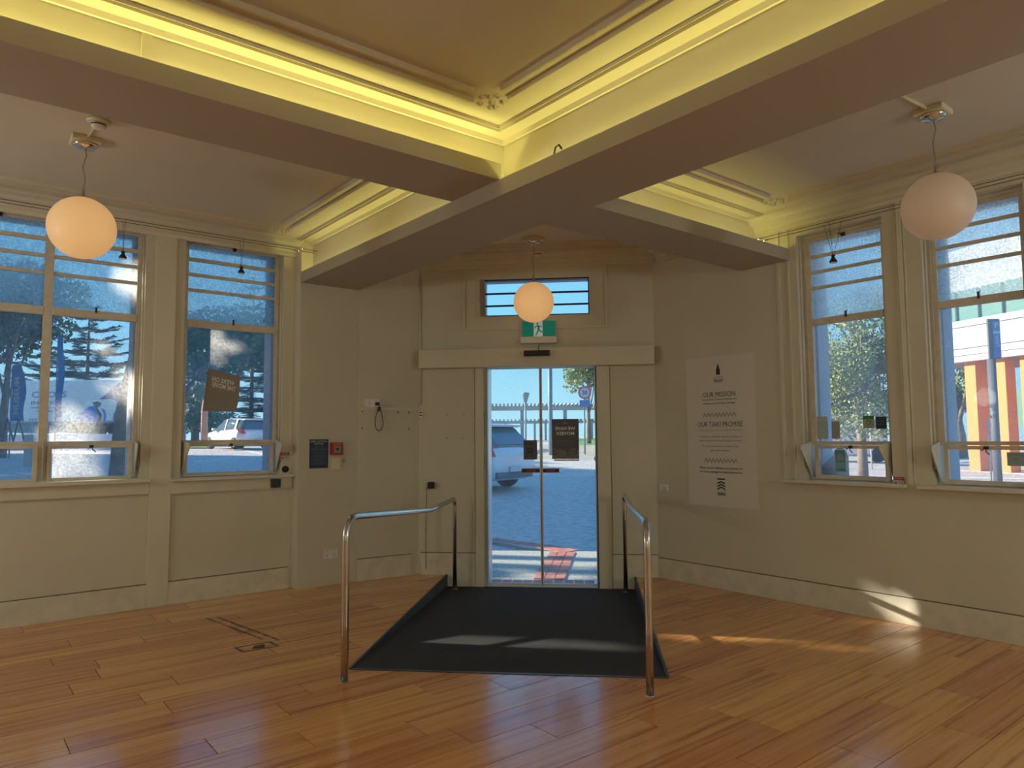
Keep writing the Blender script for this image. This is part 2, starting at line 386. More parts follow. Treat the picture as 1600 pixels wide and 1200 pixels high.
# (frame, opening u0, u1, [(glass u0, u1)...], zs)
WL1 = (fL, -0.06, 1.425, [(0.0, 0.660), (0.726, 1.376)], ZL)
WL2 = (fL, 1.765, 2.715, [(1.818, 2.664)], ZL)
WR3 = (fR, -3.335, -2.580, [(-3.262, -2.637)], ZR)
WR4 = (fR, -2.285, -1.590, [(-2.219, -1.650)], ZR)
def wall_with_holes(frame, u0, u1, z0, z1, holes, wi, wo_, name, m, m2=None):
    """a wall of real thickness with rectangular openings; wi inner face, wo_ outer face"""
    mb = MB(frame); us = sorted(set([u0, u1]+[h for q in holes for h in q[:2]]))
    for a, b in zip(us, us[1:]):
        c = (a+b)/2; hs = [q for q in holes if q[0] < c < q[1]]
        if not hs: mb.box(a, b, wo_, wi, z0, z1)
        else:
            q = hs[0]; mb.box(a, b, wo_, wi, z0, q[2]); mb.box(a, b, wo_, wi, q[3], z1)
    return struct(mb.build(name, m))
hl = [(w[1], w[2], w[4]['foot'], w[4]['head']) for w in (WL1, WL2)]
hr = [(w[1], w[2], w[4]['foot'], w[4]['head']) for w in (WR3, WR4)]
# unseen windows further back, the same pattern
BACKL = [(-1.55, -0.42), (-3.3, -2.2), (-5.0, -3.9)]
BACKR = [(-1.28, -0.3), (0.3, 1.4), (2.2, 3.3)]
hl += [(a, b, 1.14, 3.43) for a, b in BACKL]; hr += [(a, b, 1.10, 3.30) for a, b in BACKR]
CORNL = (DD*2**.5-YW); CORNR = (DD*2**.5-XR)   # where the walls meet the chamfer
wall_with_holes(fL, -7, 2.85, -0.3, 3.7, hl, 0, -0.22, 'wall_left', WALL)
wall_with_holes(fR, -CORNR-.05, 6, -0.3, 3.7, hr, 0, -0.22, 'wall_right', WALL)
def outer(frame, u0, u1, wl_, nm):
    mb = MB(frame); us = sorted([u0, u1]+[x for w in wl_ for x in (w[0], w[1])])
    for a, b in zip(us, us[1:]):
        c = (a+b)/2; hs = [w for w in wl_ if w[0] < c < w[1]]
        if hs: mb.box(a, b, -0.41, -0.22, -0.4, hs[0][2]-.02); mb.box(a, b, -0.41, -0.22, hs[0][3]+.01, 4.3)
        else: mb.box(a, b, -0.41, -0.22, -0.4, 4.3)
    return struct(mb.build(nm, EXTW))
outer(fL, -7.4, 4.0, [(-0.02, 1.38, 1.12, 3.39), (1.80, 2.67, 1.12, 3.39)]+[(a+.04, b-.04, 1.14, 3.4) for a, b in BACKL], 'wall_outer_left')
outer(fR, -5.0, 6.3, [(-3.28, -2.62, 1.08, 3.26), (-2.235, -1.63, 1.08, 3.26)]+[(a+.04, b-.04, 1.1, 3.3) for a, b in BACKR], 'wall_outer_right')
# pilaster and the short wall beyond it on the left, door wall
PW = YW-6.9535
mb = MB(fL); mb.box(2.835, 3.485, 0, PW, 0-.3, 3.52)
struct(mb.build('trim_pilaster', WALL, bevel=0.004))
mb = MB(fE); mb.box(-.01, ELEN+.02, -0.2, 0, -0.3, 3.7); struct(mb.build('wall_left_return', WALL))
DW0, DW1 = -1.889, 0.730
dl, dr, dh = -1.130, 0.073, 2.270
mb = MB(fD)
mb.box(DW0-.25, dl-.01, -0.10, 0, -0.4, 3.7); mb.box(dr+.01, DW1+.25, -0.10, 0, -0.4, 3.7)
tu0, tu1, tz0, tz1 = -1.197, 0.022, 2.839, 3.253
mb.box(dl-.01, dr+.01, -0.10, 0, dh, tz0); mb.box(dl-.01, dr+.01, -0.10, 0, tz1, 3.7)
mb.box(dl-.01, tu0, -0.10, 0, tz0, tz1); mb.box(tu1, dr+.01, -0.10, 0, tz0, tz1)
struct(mb.build('wall_door', WALL))
mb = MB(fD)
for a, b in ((-3.0, dl-.03), (dr+.01, 2.0)): mb.box(a, b, -0.34, -0.10, -0.4, 4.3)
mb.box(dl-.03, dr+.01, -0.34, -0.10, dh+.02, tz0-.02); mb.box(dl-.03, dr+.01, -0.34, -0.10, tz1+.02, 4.3)
struct(mb.build('wall_outer_door', EXTW))
# back of the room, behind the viewer
mb = MB(); mb.box(-7.2, -7, -6.2, YW+.2, -.3, 3.7); struct(mb.build('wall_back_left', WALL))
mb = MB(); mb.box(-7.2, XR+.2, -6.2, -6, -.3, 3.7); struct(mb.build('wall_back_right', WALL))
# ceiling
CZ = 3.52
mb = MB(); mb.slab(clip([(-7.2, -6.2), (XR+.3, -6.2), (XR+.3, YW+.3), (-7.2, YW+.3)], S2, S2, DD+.2), CZ, CZ+.15)
struct(mb.build('ceiling', CEIL))
# ------------------------------------------------------------------ beams (a cove box around each structural beam)
X2a, X2b, Y1a, Y1b, Y3a, Y3b, ZS, ZS1 = 2.831, 3.482, 3.6325, 4.194, 3.404, 3.919, 3.088, 3.199
U2, U1 = 3.199, 3.310      # upstand tops
YE = 6.9535
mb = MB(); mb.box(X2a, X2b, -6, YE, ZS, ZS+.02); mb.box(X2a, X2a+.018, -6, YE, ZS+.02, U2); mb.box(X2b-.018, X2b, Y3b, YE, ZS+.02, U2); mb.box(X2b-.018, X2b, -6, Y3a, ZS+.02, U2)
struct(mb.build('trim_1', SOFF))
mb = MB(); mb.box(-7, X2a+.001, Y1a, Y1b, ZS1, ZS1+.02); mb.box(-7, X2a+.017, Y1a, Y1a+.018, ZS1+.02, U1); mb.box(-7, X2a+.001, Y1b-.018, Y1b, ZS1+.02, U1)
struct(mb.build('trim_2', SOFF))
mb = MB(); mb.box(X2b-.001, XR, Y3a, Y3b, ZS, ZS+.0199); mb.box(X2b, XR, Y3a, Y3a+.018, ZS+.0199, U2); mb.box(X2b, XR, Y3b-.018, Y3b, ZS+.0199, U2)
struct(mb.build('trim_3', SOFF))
CX, CY1, CY3 = 2.962, 3.748, 3.72
mb = MB(); mb.box(CX, 3.36, -6, YE, ZS+.02, CZ); struct(mb.build('trim_4', CEIL))
mb = MB(); mb.box(-7, CX, CY1, 4.08, ZS1+.02, CZ); mb.box(3.36, XR, CY3, 3.82, ZS+.02, CZ); struct(mb.build('trim_5', CEIL))
mb = MB(); a = atZ(219, 60, 3.4)
mb.box(0.70, 0.745, CY1-.012, CY1, U1-.08, CZ-.03); struct(mb.build('trim_6', CEIL))
# ------------------------------------------------------------------ ceiling mouldings round each bay
trim_n = [7]
def mould(poly, closed=True, knots=(), offs=None, name=None):
    """poly: bay corners (counter-clockwise); beads run parallel to its sides, mitred"""
    n = len(poly)
    def inset(d):
        out = []
        for i in range(n):
            p0, p1, p2 = [Vector(poly[(i+k-1) % n]) for k in range(3)]
            d1 = (p1-p0).normalized(); d2 = (p2-p1).normalized()
            n1 = Vector((-d1.y, d1.x)); n2 = Vector((-d2.y, d2.x)); bis = (n1+n2).normalized()
            out.append(p1+bis*(d/max(0.2, bis.dot(n1))))
        return out
    for (d0, d1, drop, stop) in offs:
        A, B = inset(d0), inset(d1); mb = MB(); zt = CZ
        for i in range(n):
            j = (i+1) % n
            a0, a1, b0, b1 = A[i], A[j], B[i], B[j]
            if stop:
                dd = (a1-a0).normalized(); ln = (a1-a0).length
                if ln < 2.2*stop: continue
                a0 = a0+dd*stop; b0 = b0+dd*(stop-0); a1 = a1-dd*stop; b1 = b1-dd*stop
                m = [a0, a1, a1+(B[j]-A[j]).project(Vector((-dd.y, dd.x))), a0+(B[i]-A[i]).project(Vector((-dd.y, dd.x)))]
            else: m = [a0, a1, b1, b0]
            ins = 0.25
            c = [m[0].lerp(m[3], ins), m[1].lerp(m[2], ins), m[2].lerp(m[1], ins), m[3].lerp(m[0], ins)]
            mb.add([(p.x, p.y, zt) for p in m]+[(p.x, p.y, zt-drop) for p in c], [(0, 1, 5, 4), (1, 2, 6, 5), (2, 3, 7, 6), (3, 0, 4, 7), (4, 5, 6, 7)])
        struct(mb.build('trim_%d' % trim_n[0], CEIL)); trim_n[0] += 1
    K = inset(0.43)
    for i, k in enumerate(K):
        kn = MB()
        p0, p1, p2 = [Vector(poly[(i+q-1) % n]) for q in range(3)]
        d1 = (p1-p0).normalized(); d2 = (p2-p1).normalized()
        for (a, b) in ((0, 0), (.05, .05), (-.05, .05), (.05, -.05), (-.05, -.03), (-.03, -.05), (.09, .02), (.02, .09)):
            c = k-d1*(a+.0)+d2*(b+.0)
            kn.lathe((c.x, c.y, CZ-.03), [(0.004, .008), (.020, .018), (.024, .031)], 4, smooth=False)
        kn.build('corner_knot', CEIL, None)
        kn_o = COL.objects[-1]; struct(kn_o); kn_o.name = 'trim_%d' % trim_n[0]; trim_n[0] += 1
BEADS = [(0.0, 0.035, 0.030, 0), (0.150, 0.160, 0.020, 0), (0.186, 0.196, 0.020, 0), (0.385, 0.409, 0.024, 0.16), (0.485, 0.512, 0.026, 0.13)]
WB = [(0.0, 0.035, 0.10, 0), (0.035, 0.12, 0.055, 0), (0.155, 0.167, 0.012, 0), (0.180, 0.198, 0.014, 0), (0.375, 0.415, 0.028, 0.16), (0.470, 0.520, 0.040, 0.13)]
mould([(-7, -6), (CX, -6), (CX, CY1), (-7, CY1)], offs=BEADS)
mould([(-7, 4.08), (CX, 4.08), (CX, YW), (-7, YW)], offs=BEADS)
mould([(3.36, -6), (XR, -6), (XR, CY3), (3.36, CY3)], offs=BEADS)
c45 = DD*2**.5
mould([(3.36, 3.82), (XR, 3.82), (XR, c45-XR), (c45-6.97, 6.97), (3.36, 6.97)], offs=BEADS)
# stepped cornices against the outside walls
def cornice(frame, u0, u1, w, nm, zc=CZ):
    prof = [(w, zc-.145), (w+.03, zc-.145), (w+.035, zc-.115), (w+.06, zc-.105), (w+.075, zc-.07), (w+.13, zc-.055), (w+.15, zc-.03), (w+.21, zc-.022), (w+.21, zc), (w, zc)]
    mb = MB(frame); n = len(prof); vs = [frame(u0, a, z) for a, z in prof]+[frame(u1, a, z) for a, z in prof]
    mb.add(vs, [tuple(range(n)), tuple(range(2*n-1, n-1, -1))]+[(i, (i+1) % n, n+(i+1) % n, n+i) for i in range(n)])
    return struct(mb.build(nm, TRIM))
cornice(fL, -7, 2.835, 0, 'trim_cornice_left'); cornice(fR, -3.72, 6, 0, 'trim_cornice_right')
cornice(fD, DW0, DW1, 0, 'trim_cornice_door')
cornice(fR, -4.93, -3.9, 0, 'trim_cornice_right_end'); cornice(fE, 0, ELEN-.02, 0, 'trim_cornice_left_end')
# ------------------------------------------------------------------ piers, baseboards, sills
bz = 0.205
mb = MB(fL); mb.box(1.503, 1.682, 0, 0.024, 0, 3.42); struct(mb.build('trim_pier_left', TRIM, bevel=.003))
mb = MB(fL); mb.box(2.80, 2.835, 0, 0.012, 0, 3.42); struct(mb.build('trim_bead_left', TRIM))
mb = MB(fL); mb.box(-7, 1.503, 0, 0.024, 0, bz); mb.box(1.682, 2.80, 0, 0.024, 0, bz); struct(mb.build('baseboard_left', BASEM, bevel=.003))
mb = MB(fE); mb.box(0, ELEN-.09, 0, .020, 0, bz+.02); struct(mb.build('baseboard_left_end', BASEM, bevel=.003))
mb = MB(fR); mb.box(-CORNR-.02, 6, 0, 0.017, 0, bz); struct(mb.build('baseboard_right', BASEM, bevel=.003))
mb = MB(fD); mb.box(DW0+.02, -1.250, 0, 0.016, -.3, 0.232); mb.box(0.225, DW1-.02, 0, 0.016, -.3, 0.232); struct(mb.build('baseboard_door', BASEM, bevel=.003))
mb = MB(fR)
for a in (-2.478, -2.415): mb.box(a, a+.012, 0, 0.012, 1.10, 3.42)
mb.box(-2.46, -2.42, 0, 0.02, 1.10, 3.42)
mb.box(-3.42, -3.408, 0, .014, 1.10, 3.42); mb.box(-3.53, -3.50, 0, .014, 1.10, 3.42)
struct(mb.build('trim_pier_right', TRIM))
GAPSHADE = mat('gap_shade', (0.16, 0.12, 0.08), 0.8)  # dark strip painted as the shadow line of the gap above each baseboard
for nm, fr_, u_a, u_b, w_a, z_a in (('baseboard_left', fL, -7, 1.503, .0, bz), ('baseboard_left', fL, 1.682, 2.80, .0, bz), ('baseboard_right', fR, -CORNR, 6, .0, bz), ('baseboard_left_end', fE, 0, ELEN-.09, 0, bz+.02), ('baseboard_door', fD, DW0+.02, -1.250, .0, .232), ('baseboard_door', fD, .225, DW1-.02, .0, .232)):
    MB(fr_).box(u_a, u_b, w_a, w_a+.010, z_a, z_a+.007).build('top_gap_shade', GAPSHADE, bpy.data.objects[nm])
def sill(frame, u0, u1, zt, th, ap, nm):
    mb = MB(frame); mb.box(u0, u1, -0.13, 0.075, zt-th, zt)
    o = struct(mb.build(nm, TRIM, bevel=.006))
    if ap: MB(frame).box(u0+.01, u1-.004, 0, 0.026, ap, zt-th).build('apron', TRIM, o)
    return o
sill(fL, -0.8, 1.503, 1.150, .036, 1.010, 'sill_left'); sill(fL, 1.672, 2.83, 1.135, .026, 1.000, 'sill_left_end')
sill(fR, -3.52, -2.47, 1.098, .03, None, 'sill_right'); sill(fR, -2.38, -1.2, 1.098, .03, None, 'sill_right_end')
# ------------------------------------------------------------------ windows
def window(nm, spec, cheeks, catches):
    fr, a, b, cols, Z = spec
    W = struct(empty(nm, fr((a+b)/2, GW, Z['foot'])))
    # outer frame
    mb = MB(fr); mb.ring(a, b, Z['foot'], Z['head'], 0.030, GW-.05, GW+.03, tb=.02, tt=.03)
    mb.build('window_frame', SASH, W, bevel=.003)
    A, B = cols[0][0], cols[-1][1]
    lo = cols[0][0]-(b-cols[-1][1] if False else 0.03)
    mb = MB(fr)
    # stiles, rails of the upper light, the fixed light
    zt = Z['head']-.03
    mb.box(a+.03, A, GW-.02, GW+.02, Z['mb']-.03, zt); mb.box(B, b-.03, GW-.02, GW+.02, Z['mb']-.03, zt)
    for (p, q) in zip(cols, cols[1:]): mb.box(p[1], q[0], GW-.02, GW+.024, Z['foot']+.02, zt)
    mb.box(A, B, GW-.0199, GW+.02, Z['top'], zt)
    mb.build('sash_frame', SASH, W, bevel=.002)
    for (p, q) in cols:
        MB(fr).box(p, q, GW-.02, GW+.03, Z['mt'], Z['low']).build('transom_rail', SASH, W, bevel=.003)
        MB(fr).box(p, q, GW-.02, GW+.022, Z['mb']-.03, Z['mb']).build('bottom_rail', SASH, W, bevel=.002)
        for (t, u) in Z['bars']: MB(fr).box(p, q, GW-.012, GW+.014, u, t).build('glazing_bar', SASH, W, bevel=.002)
        zz = [Z['top']]+[v for t in Z['bars'] for v in t]+[Z['low']]
        for k in range(0, len(zz), 2): rect(fr, p, q, zz[k+1], zz[k], GW-.004, .004, 'textured_pane', OBSC, W)
        rect(fr, p, q, Z['mb'], Z['mt'], GW-.004, .004, 'clear_pane', GLASS, W)
        # hopper
        hu0, hu1 = p+.022-(.04 if p == A else 0)+(.03 if p == A else 0), q-.022
        h = MB(fr); h.ring(hu0-.022, hu1+.022, Z['hb']-.035, Z['ht']+.028, 0.034, GW+.0, GW+.045, tb=.035, tt=.028)
        ho = h.build('hopper_sash', SASH, W, bevel=.003)
        rect(fr, hu0+.012, hu1-.012, Z['hb'], Z['ht'], GW+.012, .004, 'hopper_pane', GLASS, ho)
        c = MB(fr); um = (p+q)/2; c.box(um-.016, um+.016, GW+.045, GW+.056, Z['ht']+.002, Z['ht']+.026); c.tube([(um, GW+.055, Z['ht']+.012), (um+.005, GW+.075, Z['ht']-.012), (um+.03, GW+.08, Z['ht']-.035)], .004, 6)
        c.tube([(um, GW+.06, Z['ht']+.012), (um-.03, GW+.07, Z['ht']-.01)], .003, 6)
        c.build('hopper_catch', DARKMET, ho)
        c = MB(fr); c.box(um-.006, um+.008, GW+.028, GW+.045, Z['low']-.022, Z['low']+.03); c.tube([(um, GW+.04, Z['low']+.02), (um+.022, GW+.05, Z['low']+.036)], .003, 6)
        c.build('fanlight_stay', DARKMET, W)
        c = MB(fr); c.box(um-.015, um+.018, GW+.02, GW+.035, Z['top']-.01, Z['top']+.022); c.tube([(um, GW+.03, Z['top']), (um-.03, GW+.06, Z['top']+.02)], .004, 6)
        c.build('fanlight_hinge', DARKMET, W)
    for u in cheeks:
        s_ = -1 if u > (a+b)/2 else 1
        c = MB(fr); vs = []
        prof = [(GW+.03, Z['foot']+.02), (GW+.25, Z['ht']+.0), (GW+.235, Z['ht']+.03), (GW+.03, Z['ht']+.06)]
        for du in (0, .008*s_):
            vs += [fr(u+du+(.02*s_ if i in (1, 2) else 0), w, z) for i, (w, z) in enumerate(prof)]
        c.add(vs, [(0, 1, 2, 3), (7, 6, 5, 4), (0, 1, 5, 4), (1, 2, 6, 5), (2, 3, 7, 6), (3, 0, 4, 7)]); c.build('side_cheek', TRIM, W)
    # quadrant rod in the reveal, catches the light
    ur = (b-.006) if fr is fL else (a+.006)
    MB(fr).tube([(ur, GW+.07, Z['foot']+.12), (ur, GW+.07, Z['head']-.02)], .012, 8).build('reveal_bead', TRIM, W)
    return W
w1 = window('window_1', WL1, [1.40, 0.70], 1)
w2 = window('window_2', WL2, [1.785, 2.695], 1)
w3 = window('window_3', WR3, [-3.315, -2.600], 1)
w4 = window('window_4', WR4, [-2.262], 1)
for i, (a, b) in enumerate(BACKL): rect(fL, a, b, 1.14, 3.43, -.12, .004, 'window_%d' % (5+i), GLASS)['kind'] = 'structure'
for i, (a, b) in enumerate(BACKR): rect(fR, a, b, 1.10, 3.30, -.12, .004, 'window_%d' % (8+i), GLASS)['kind'] = 'structure'
# ------------------------------------------------------------------ transom light over the door
W = struct(empty('window_11', fD(-.58, 0, 3.0)))
MB(fD).ring(-1.386, 0.218, 2.680, 3.410, .03, 0, .022).build('moulding', TRIM, W, bevel=.005)
MB(fD).ring(-1.359, 0.192, 2.707, 3.383, .12, 0, .006).build('flat_casing', TRIM, W)
MB(fD).ring(tu0, tu1, tz0, tz1, .012, -.09, -.01).build('window_frame', DARKMET, W)
th = (tz1-tz0-.024-.036)/3
tz = [tz0+.012]
for k, h in enumerate((th*.86, th*1.02, th*1.12)):
    rect(fD, tu0+.012, tu1-.012, tz[-1], tz[-1]+h, -.05, .004, 'clear_pane', CLEAR, W)
    if k < 2: MB(fD).box(tu0+.012, tu1-.012, -.06, -.035, tz[-1]+h, tz[-1]+h+.018).build('glazing_bar', DARKMET, W)
    tz.append(tz[-1]+h+.018)
# ------------------------------------------------------------------ automatic sliding door
D_ = struct(empty('door_1', fD(-.52, 0, -DROP)))
mid = (atD(846, 740, -.05)[0])
h = MB(fD); prof = [(0, 2.440), (.150, 2.440), (.150, 2.262), (0, 2.262)]
h.prism([(DW0+.03, 2.258), (DW1-.03, 2.258), (DW1-.03, 2.462), (DW0+.03, 2.462)], 0, .145)
hd = h.build('operator_cover', TRIM, D_, bevel=.006)
for z in (2.30, 2.345, 2.39, 2.425): MB(fD).box(DW0+.03, DW1-.03, .145, .149, z, z+.006).build('cover_rib', TRIM, hd)
for (a, b, nm) in ((dl, mid-.004, 'door_leaf'), (mid+.004, dr, 'door_leaf')):
    lf = MB(fD).ring(a, b, -DROP+.004, dh-.01, .012, -.062, -.038, tb=.03, tt=.012).build(nm, mat('door_alu', (.72, .75, .78), .35, metal=.3) if 'door_alu' not in bpy.data.materials else bpy.data.materials['door_alu'], D_)
    rect(fD, a+.012, b-.012, -DROP+.034, dh-.022, -.052, .006, 'glass_pane', DOORGL, lf)
ALU = bpy.data.materials['door_alu']; STILE = mat('pale_alu_stile', (.80, .82, .84), .45, metal=.0)
MB(fD).box(dl-.012, dl+.014, -.33, -.07, -DROP, dh).build('door_jamb', ALU, D_)
MB(fD).box(dl-.024, dl-.0125, -.33, .0, -DROP, dh).build('door_jamb', BLACK, D_)
MB(fD).box(dr+.001, dr+.012, -.33, -.0, -DROP, dh).build('door_jamb', BLACK, D_)
MB(fD).box(mid-.003, mid+.003, -.06, -.040, -DROP, dh-.01).build('meeting_stile_gasket', BLACK, D_)
MB(fD).box(mid-.016, mid-.004, -.064, -.034, -DROP+.003, dh-.01).build('meeting_stile', STILE, D_); MB(fD).box(mid+.004, mid+.010, -.064, -.034, -DROP+.003, dh-.01).build('meeting_stile', STILE, D_)
MB(fD).box(dl-.1, dr+.1, -.36, 0.0, -DROP-.02, -DROP+.006).build('threshold', ALU, D_)
for (a, b) in ((-1.248, dl-.026), (dr+.012, 0.224)): MB(fD).box(a, b, -.06, .03, -.3, 2.258).build('door_casing', TRIM, D_, bevel=.004)
for (a, b) in ((-1.275, -1.261), (0.238, 0.252)): MB(fD).box(a, b, 0, .012, .240, 2.258).build('panel_bead', TRIM, D_)
# ------------------------------------------------------------------ ramp
Rp = tag(empty('entrance_ramp', fD((TL+TR)/2, DD-N0, 0)), 'dark charcoal carpeted ramp sloping down from the timber floor to the glass door', 'ramp')
def fN(t, n, z): return Vector(((n+t)*S2, (n-t)*S2, z))
mb = MB(fN); mb.add([fN(TL, N0, .002), fN(TR, N0, .002), fN(TR, DD+.0, -DROP), fN(TL, DD+.0, -DROP), fN(TL, N0, -.02), fN(TR, N0, -.02), fN(TR, DD, -DROP-.02), fN(TL, DD, -DROP-.02)], [(0, 1, 2, 3), (4, 5, 6, 7), (0, 1, 5, 4), (1, 2, 6, 5), (2, 3, 7, 6), (3, 0, 4, 7)])
mb.build('carpet', CARPET, Rp)
for t, s_ in ((TL, 1), (TR, -1)):
    mb = MB(fN); e_ = .006*s_
    P = [(t, N0, .0), (t, DD, -DROP), (t, DD, .004), (t, N0, .004)]
    mb.add([fN(*p) for p in P]+[fN(p[0]+e_, p[1], p[2]) for p in P], [(0, 1, 2, 3), (7, 6, 5, 4), (0, 1, 5, 4), (1, 2, 6, 5), (2, 3, 7, 6), (3, 0, 4, 7)])
    mb.build('side_panel', RAMPSIDE, Rp)
    MB(fN).box(min(t-.012*s_, t+.006*s_), max(t-.012*s_, t+.006*s_), N0, DD, .0, .005).build('edge_trim', RAMPSIDE, Rp)
MB(fN).box(TL, TR, N0-.02, N0+.005, .0, .004).build('edge_trim', RAMPSIDE, Rp)
cr_ = MB(fN)
for _ in range(620):
    n_ = DD-.04-abs(random.gauss(0, 1))*1.0; t_ = random.uniform(TL+.05, TR-.05)
    if n_ < N0+.1: continue
    z_ = -DROP*(n_-N0)/(DD-N0)+.003; s_ = random.uniform(.0025, .007)
    cr_.add([fN(t_, n_, z_), fN(t_+s_, n_+s_*.3, z_+.001), fN(t_+s_*.4, n_+s_, z_+s_*.4)], [(0, 1, 2)])
cr_o = cr_.build('leaf_litter', mat('litter', (.30, .27, .22), .9), Rp, recalc=False); cr_o['kind'] = 'stuff'
# ------------------------------------------------------------------ handrails
def arc(p0, pc, p1, n=7):
    p0, pc, p1 = Vector(p0), Vector(pc), Vector(p1)
    return [tuple(p0*(1-t)**2+pc*2*t*(1-t)+p1*t*t) for t in [i/n for i in range(n+1)]]
def handrail(t0, n0, zt, t1, n1, nb, zb, ze, label):
    H = tag(empty('handrail', fN(t0, n0, 0)), label, 'handrail', None)
    r = .0235; tb = t0+(t1-t0)*(nb-n0)/(n1-n0)
    zn = -DROP*(n1-N0)/(DD-N0)
    pts = [(t0, n0, 0.0), (t0, n0, .4)]+arc((t0, n0, zt-.15), (t0, n0, zt), (t0+.003, n0+.16, zt-.008))
    pts += arc((tb-.002, nb-.12, zb+.012), (tb, nb, zb), (tb+.002, nb+.12, zb+(ze-zb)*.15))
    MB(fN).tube(pts+[(t1, n1-.09, ze)], r, 16).build('top_rail', STEEL, H)
    MB(fN).tube(arc((t1, n1-.09, ze), (t1, n1, ze), (t1, n1, ze-.09))+[(t1, n1, zn)], r*.93, 16).build('far_post', STEEL, H)
    for (t, n, z) in ((t0, n0, 0), (t1, n1, zn)):
        MB(fN).lathe((t, n, z), [(.030, 0), (.030, .004), (.025, .006)], 20).build('floor_flange', STEEL, H)
handrail(-1.521, 4.364, 1.0, -1.447, 7.600, 6.55, .825, .84, 'brushed steel handrail along the left edge of the ramp')
handrail(0.327, 4.296, .985, 0.352, 7.584, 6.0, .90, .895, 'brushed steel handrail along the right edge of the ramp')
# ------------------------------------------------------------------ cove lights
def strip(p0, p1, z, nm='led_strip'):
    p0, p1 = Vector((*p0, z)), Vector((*p1, z)); ln = (p1-p0).length; d = (p1-p0).normalized()
    o = tag(empty('cove_light', (p0+p1)/2), LSTR[nm], 'light')
    s = Vector((-d.y, d.x, 0))*.008
    MB().add([p0-s, p0+s, p1+s, p1-s, p0-s+Vector((0, 0, .006)), p0+s+Vector((0, 0, .006)), p1+s+Vector((0, 0, .006)), p1-s+Vector((0, 0, .006))], [(0, 1, 2, 3), (4, 5, 6, 7), (0, 1, 5, 4), (1, 2, 6, 5), (2, 3, 7, 6), (3, 0, 4, 7)]).build('led_tape', mat('led_tape', (.9, .9, .7), .4, emit=(1, .85, .3), es=3.0) if 'led_tape' not in bpy.data.materials else bpy.data.materials['led_tape'], o)
    la = bpy.data.lights.new('cove_lamp', 'AREA'); la.shape = 'RECTANGLE'; la.size = ln; la.size_y = .03
    la.energy = LED*ln*LPOW.get(nm, 1); la.color = (1.0, 0.93, 0.27); la.spread = PI
    lo = bpy.data.objects.new('cove_lamp', la); COL.objects.link(lo)
    x_ = d; z_ = Vector((0, 0, -1)); y_ = z_.cross(x_)
    m = Matrix.Identity(4)
    for i in range(3): m[i][0] = x_[i]; m[i][1] = y_[i]; m[i][2] = -Vector((0, 0, 1))[i]; m[i][3] = ((p0+p1)/2)[i]
    m[2][3] = z+.012
    lo.matrix_world = m; lo.parent = o; lo.matrix_parent_inverse = o.matrix_basis.inverted()
LSTR = dict(a='yellow cove light strip hidden on the long beam beside the middle ceiling', b='yellow cove light strip hidden on the left beam beside the middle ceiling',
            c='yellow cove light strip on the long beam facing the left window bay', d='yellow cove light strip on the short beam facing the right window bay')
LPOW = dict(a=1.0, b=1.3, c=.62, d=.55)
strip((X2a+.105, -5.5), (X2a+.105, 3.62), ZS+.03, 'a')
strip((-5.5, Y1a+.092), (2.80, Y1a+.092), ZS1+.03, 'b')
strip((X2a+.105, 4.2), (X2a+.105, 6.85), ZS+.03, 'c')
strip((3.55, Y3a+.17), (5.95, Y3a+.17), ZS+.03, 'd')
# ------------------------------------------------------------------ globe pendants
def pendant(px, py, gy, m, label, conduit=None, r=.205, lit=0):
    c = atZ(px, py, 3.465); hgt = gy
    P = tag(empty('globe_pendant_or_fill', (c.x, c.y, CZ)), label, 'lamp')
    MB().box(c.x-.085, c.x+.085, c.y-.085, c.y+.085, CZ-.035, CZ).build('mounting_block', CREAMP, P, bevel=.004)
    MB().lathe((c.x, c.y, CZ-.035), [(.075, 0), (.078, -.012), (.060, -.026), (.030, -.032), (.012, -.045)], 28).build('canopy', CHROME, P)
    zt = 3.465-hgt+r
    pts = [(c.x+.010*math.sin(k*1.7)*(0 < k < 6), c.y-.008*math.sin(k*1.2)*(0 < k < 6), CZ-.07+(zt+.07-CZ+.07)*k/6) for k in range(7)]
    MB().tube(pts, .0035, 6).build('cord', mat('cord_brown', (.34, .27, .19), .6) if 'cord_brown' not in bpy.data.materials else bpy.data.materials['cord_brown'], P)
    MB().lathe((c.x, c.y, zt-.006), [(.055, -.008), (.050, .006), (.012, .014), (.009, .08), (.004, .084)], 20).build('gallery_cap', CHROME, P)
    prof = [(max(.002, r*math.sin(PI*k/28)), -r*math.cos(PI*k/28)) for k in range(29)]
    MB().lathe((c.x, c.y, zt-r), prof, 48).build('globe_shade', m, P)
    return P
pendant(133, 230, .555, GLOBEM, 'lit opal globe pendant hanging in front of the left windows')
pendant(1458, 185, .565, GLOBEDIM, 'dim opal globe pendant hanging in front of the right windows')
pendant(833, 380, .610, GLOBEM, 'lit opal globe pendant hanging before the glass entrance door')
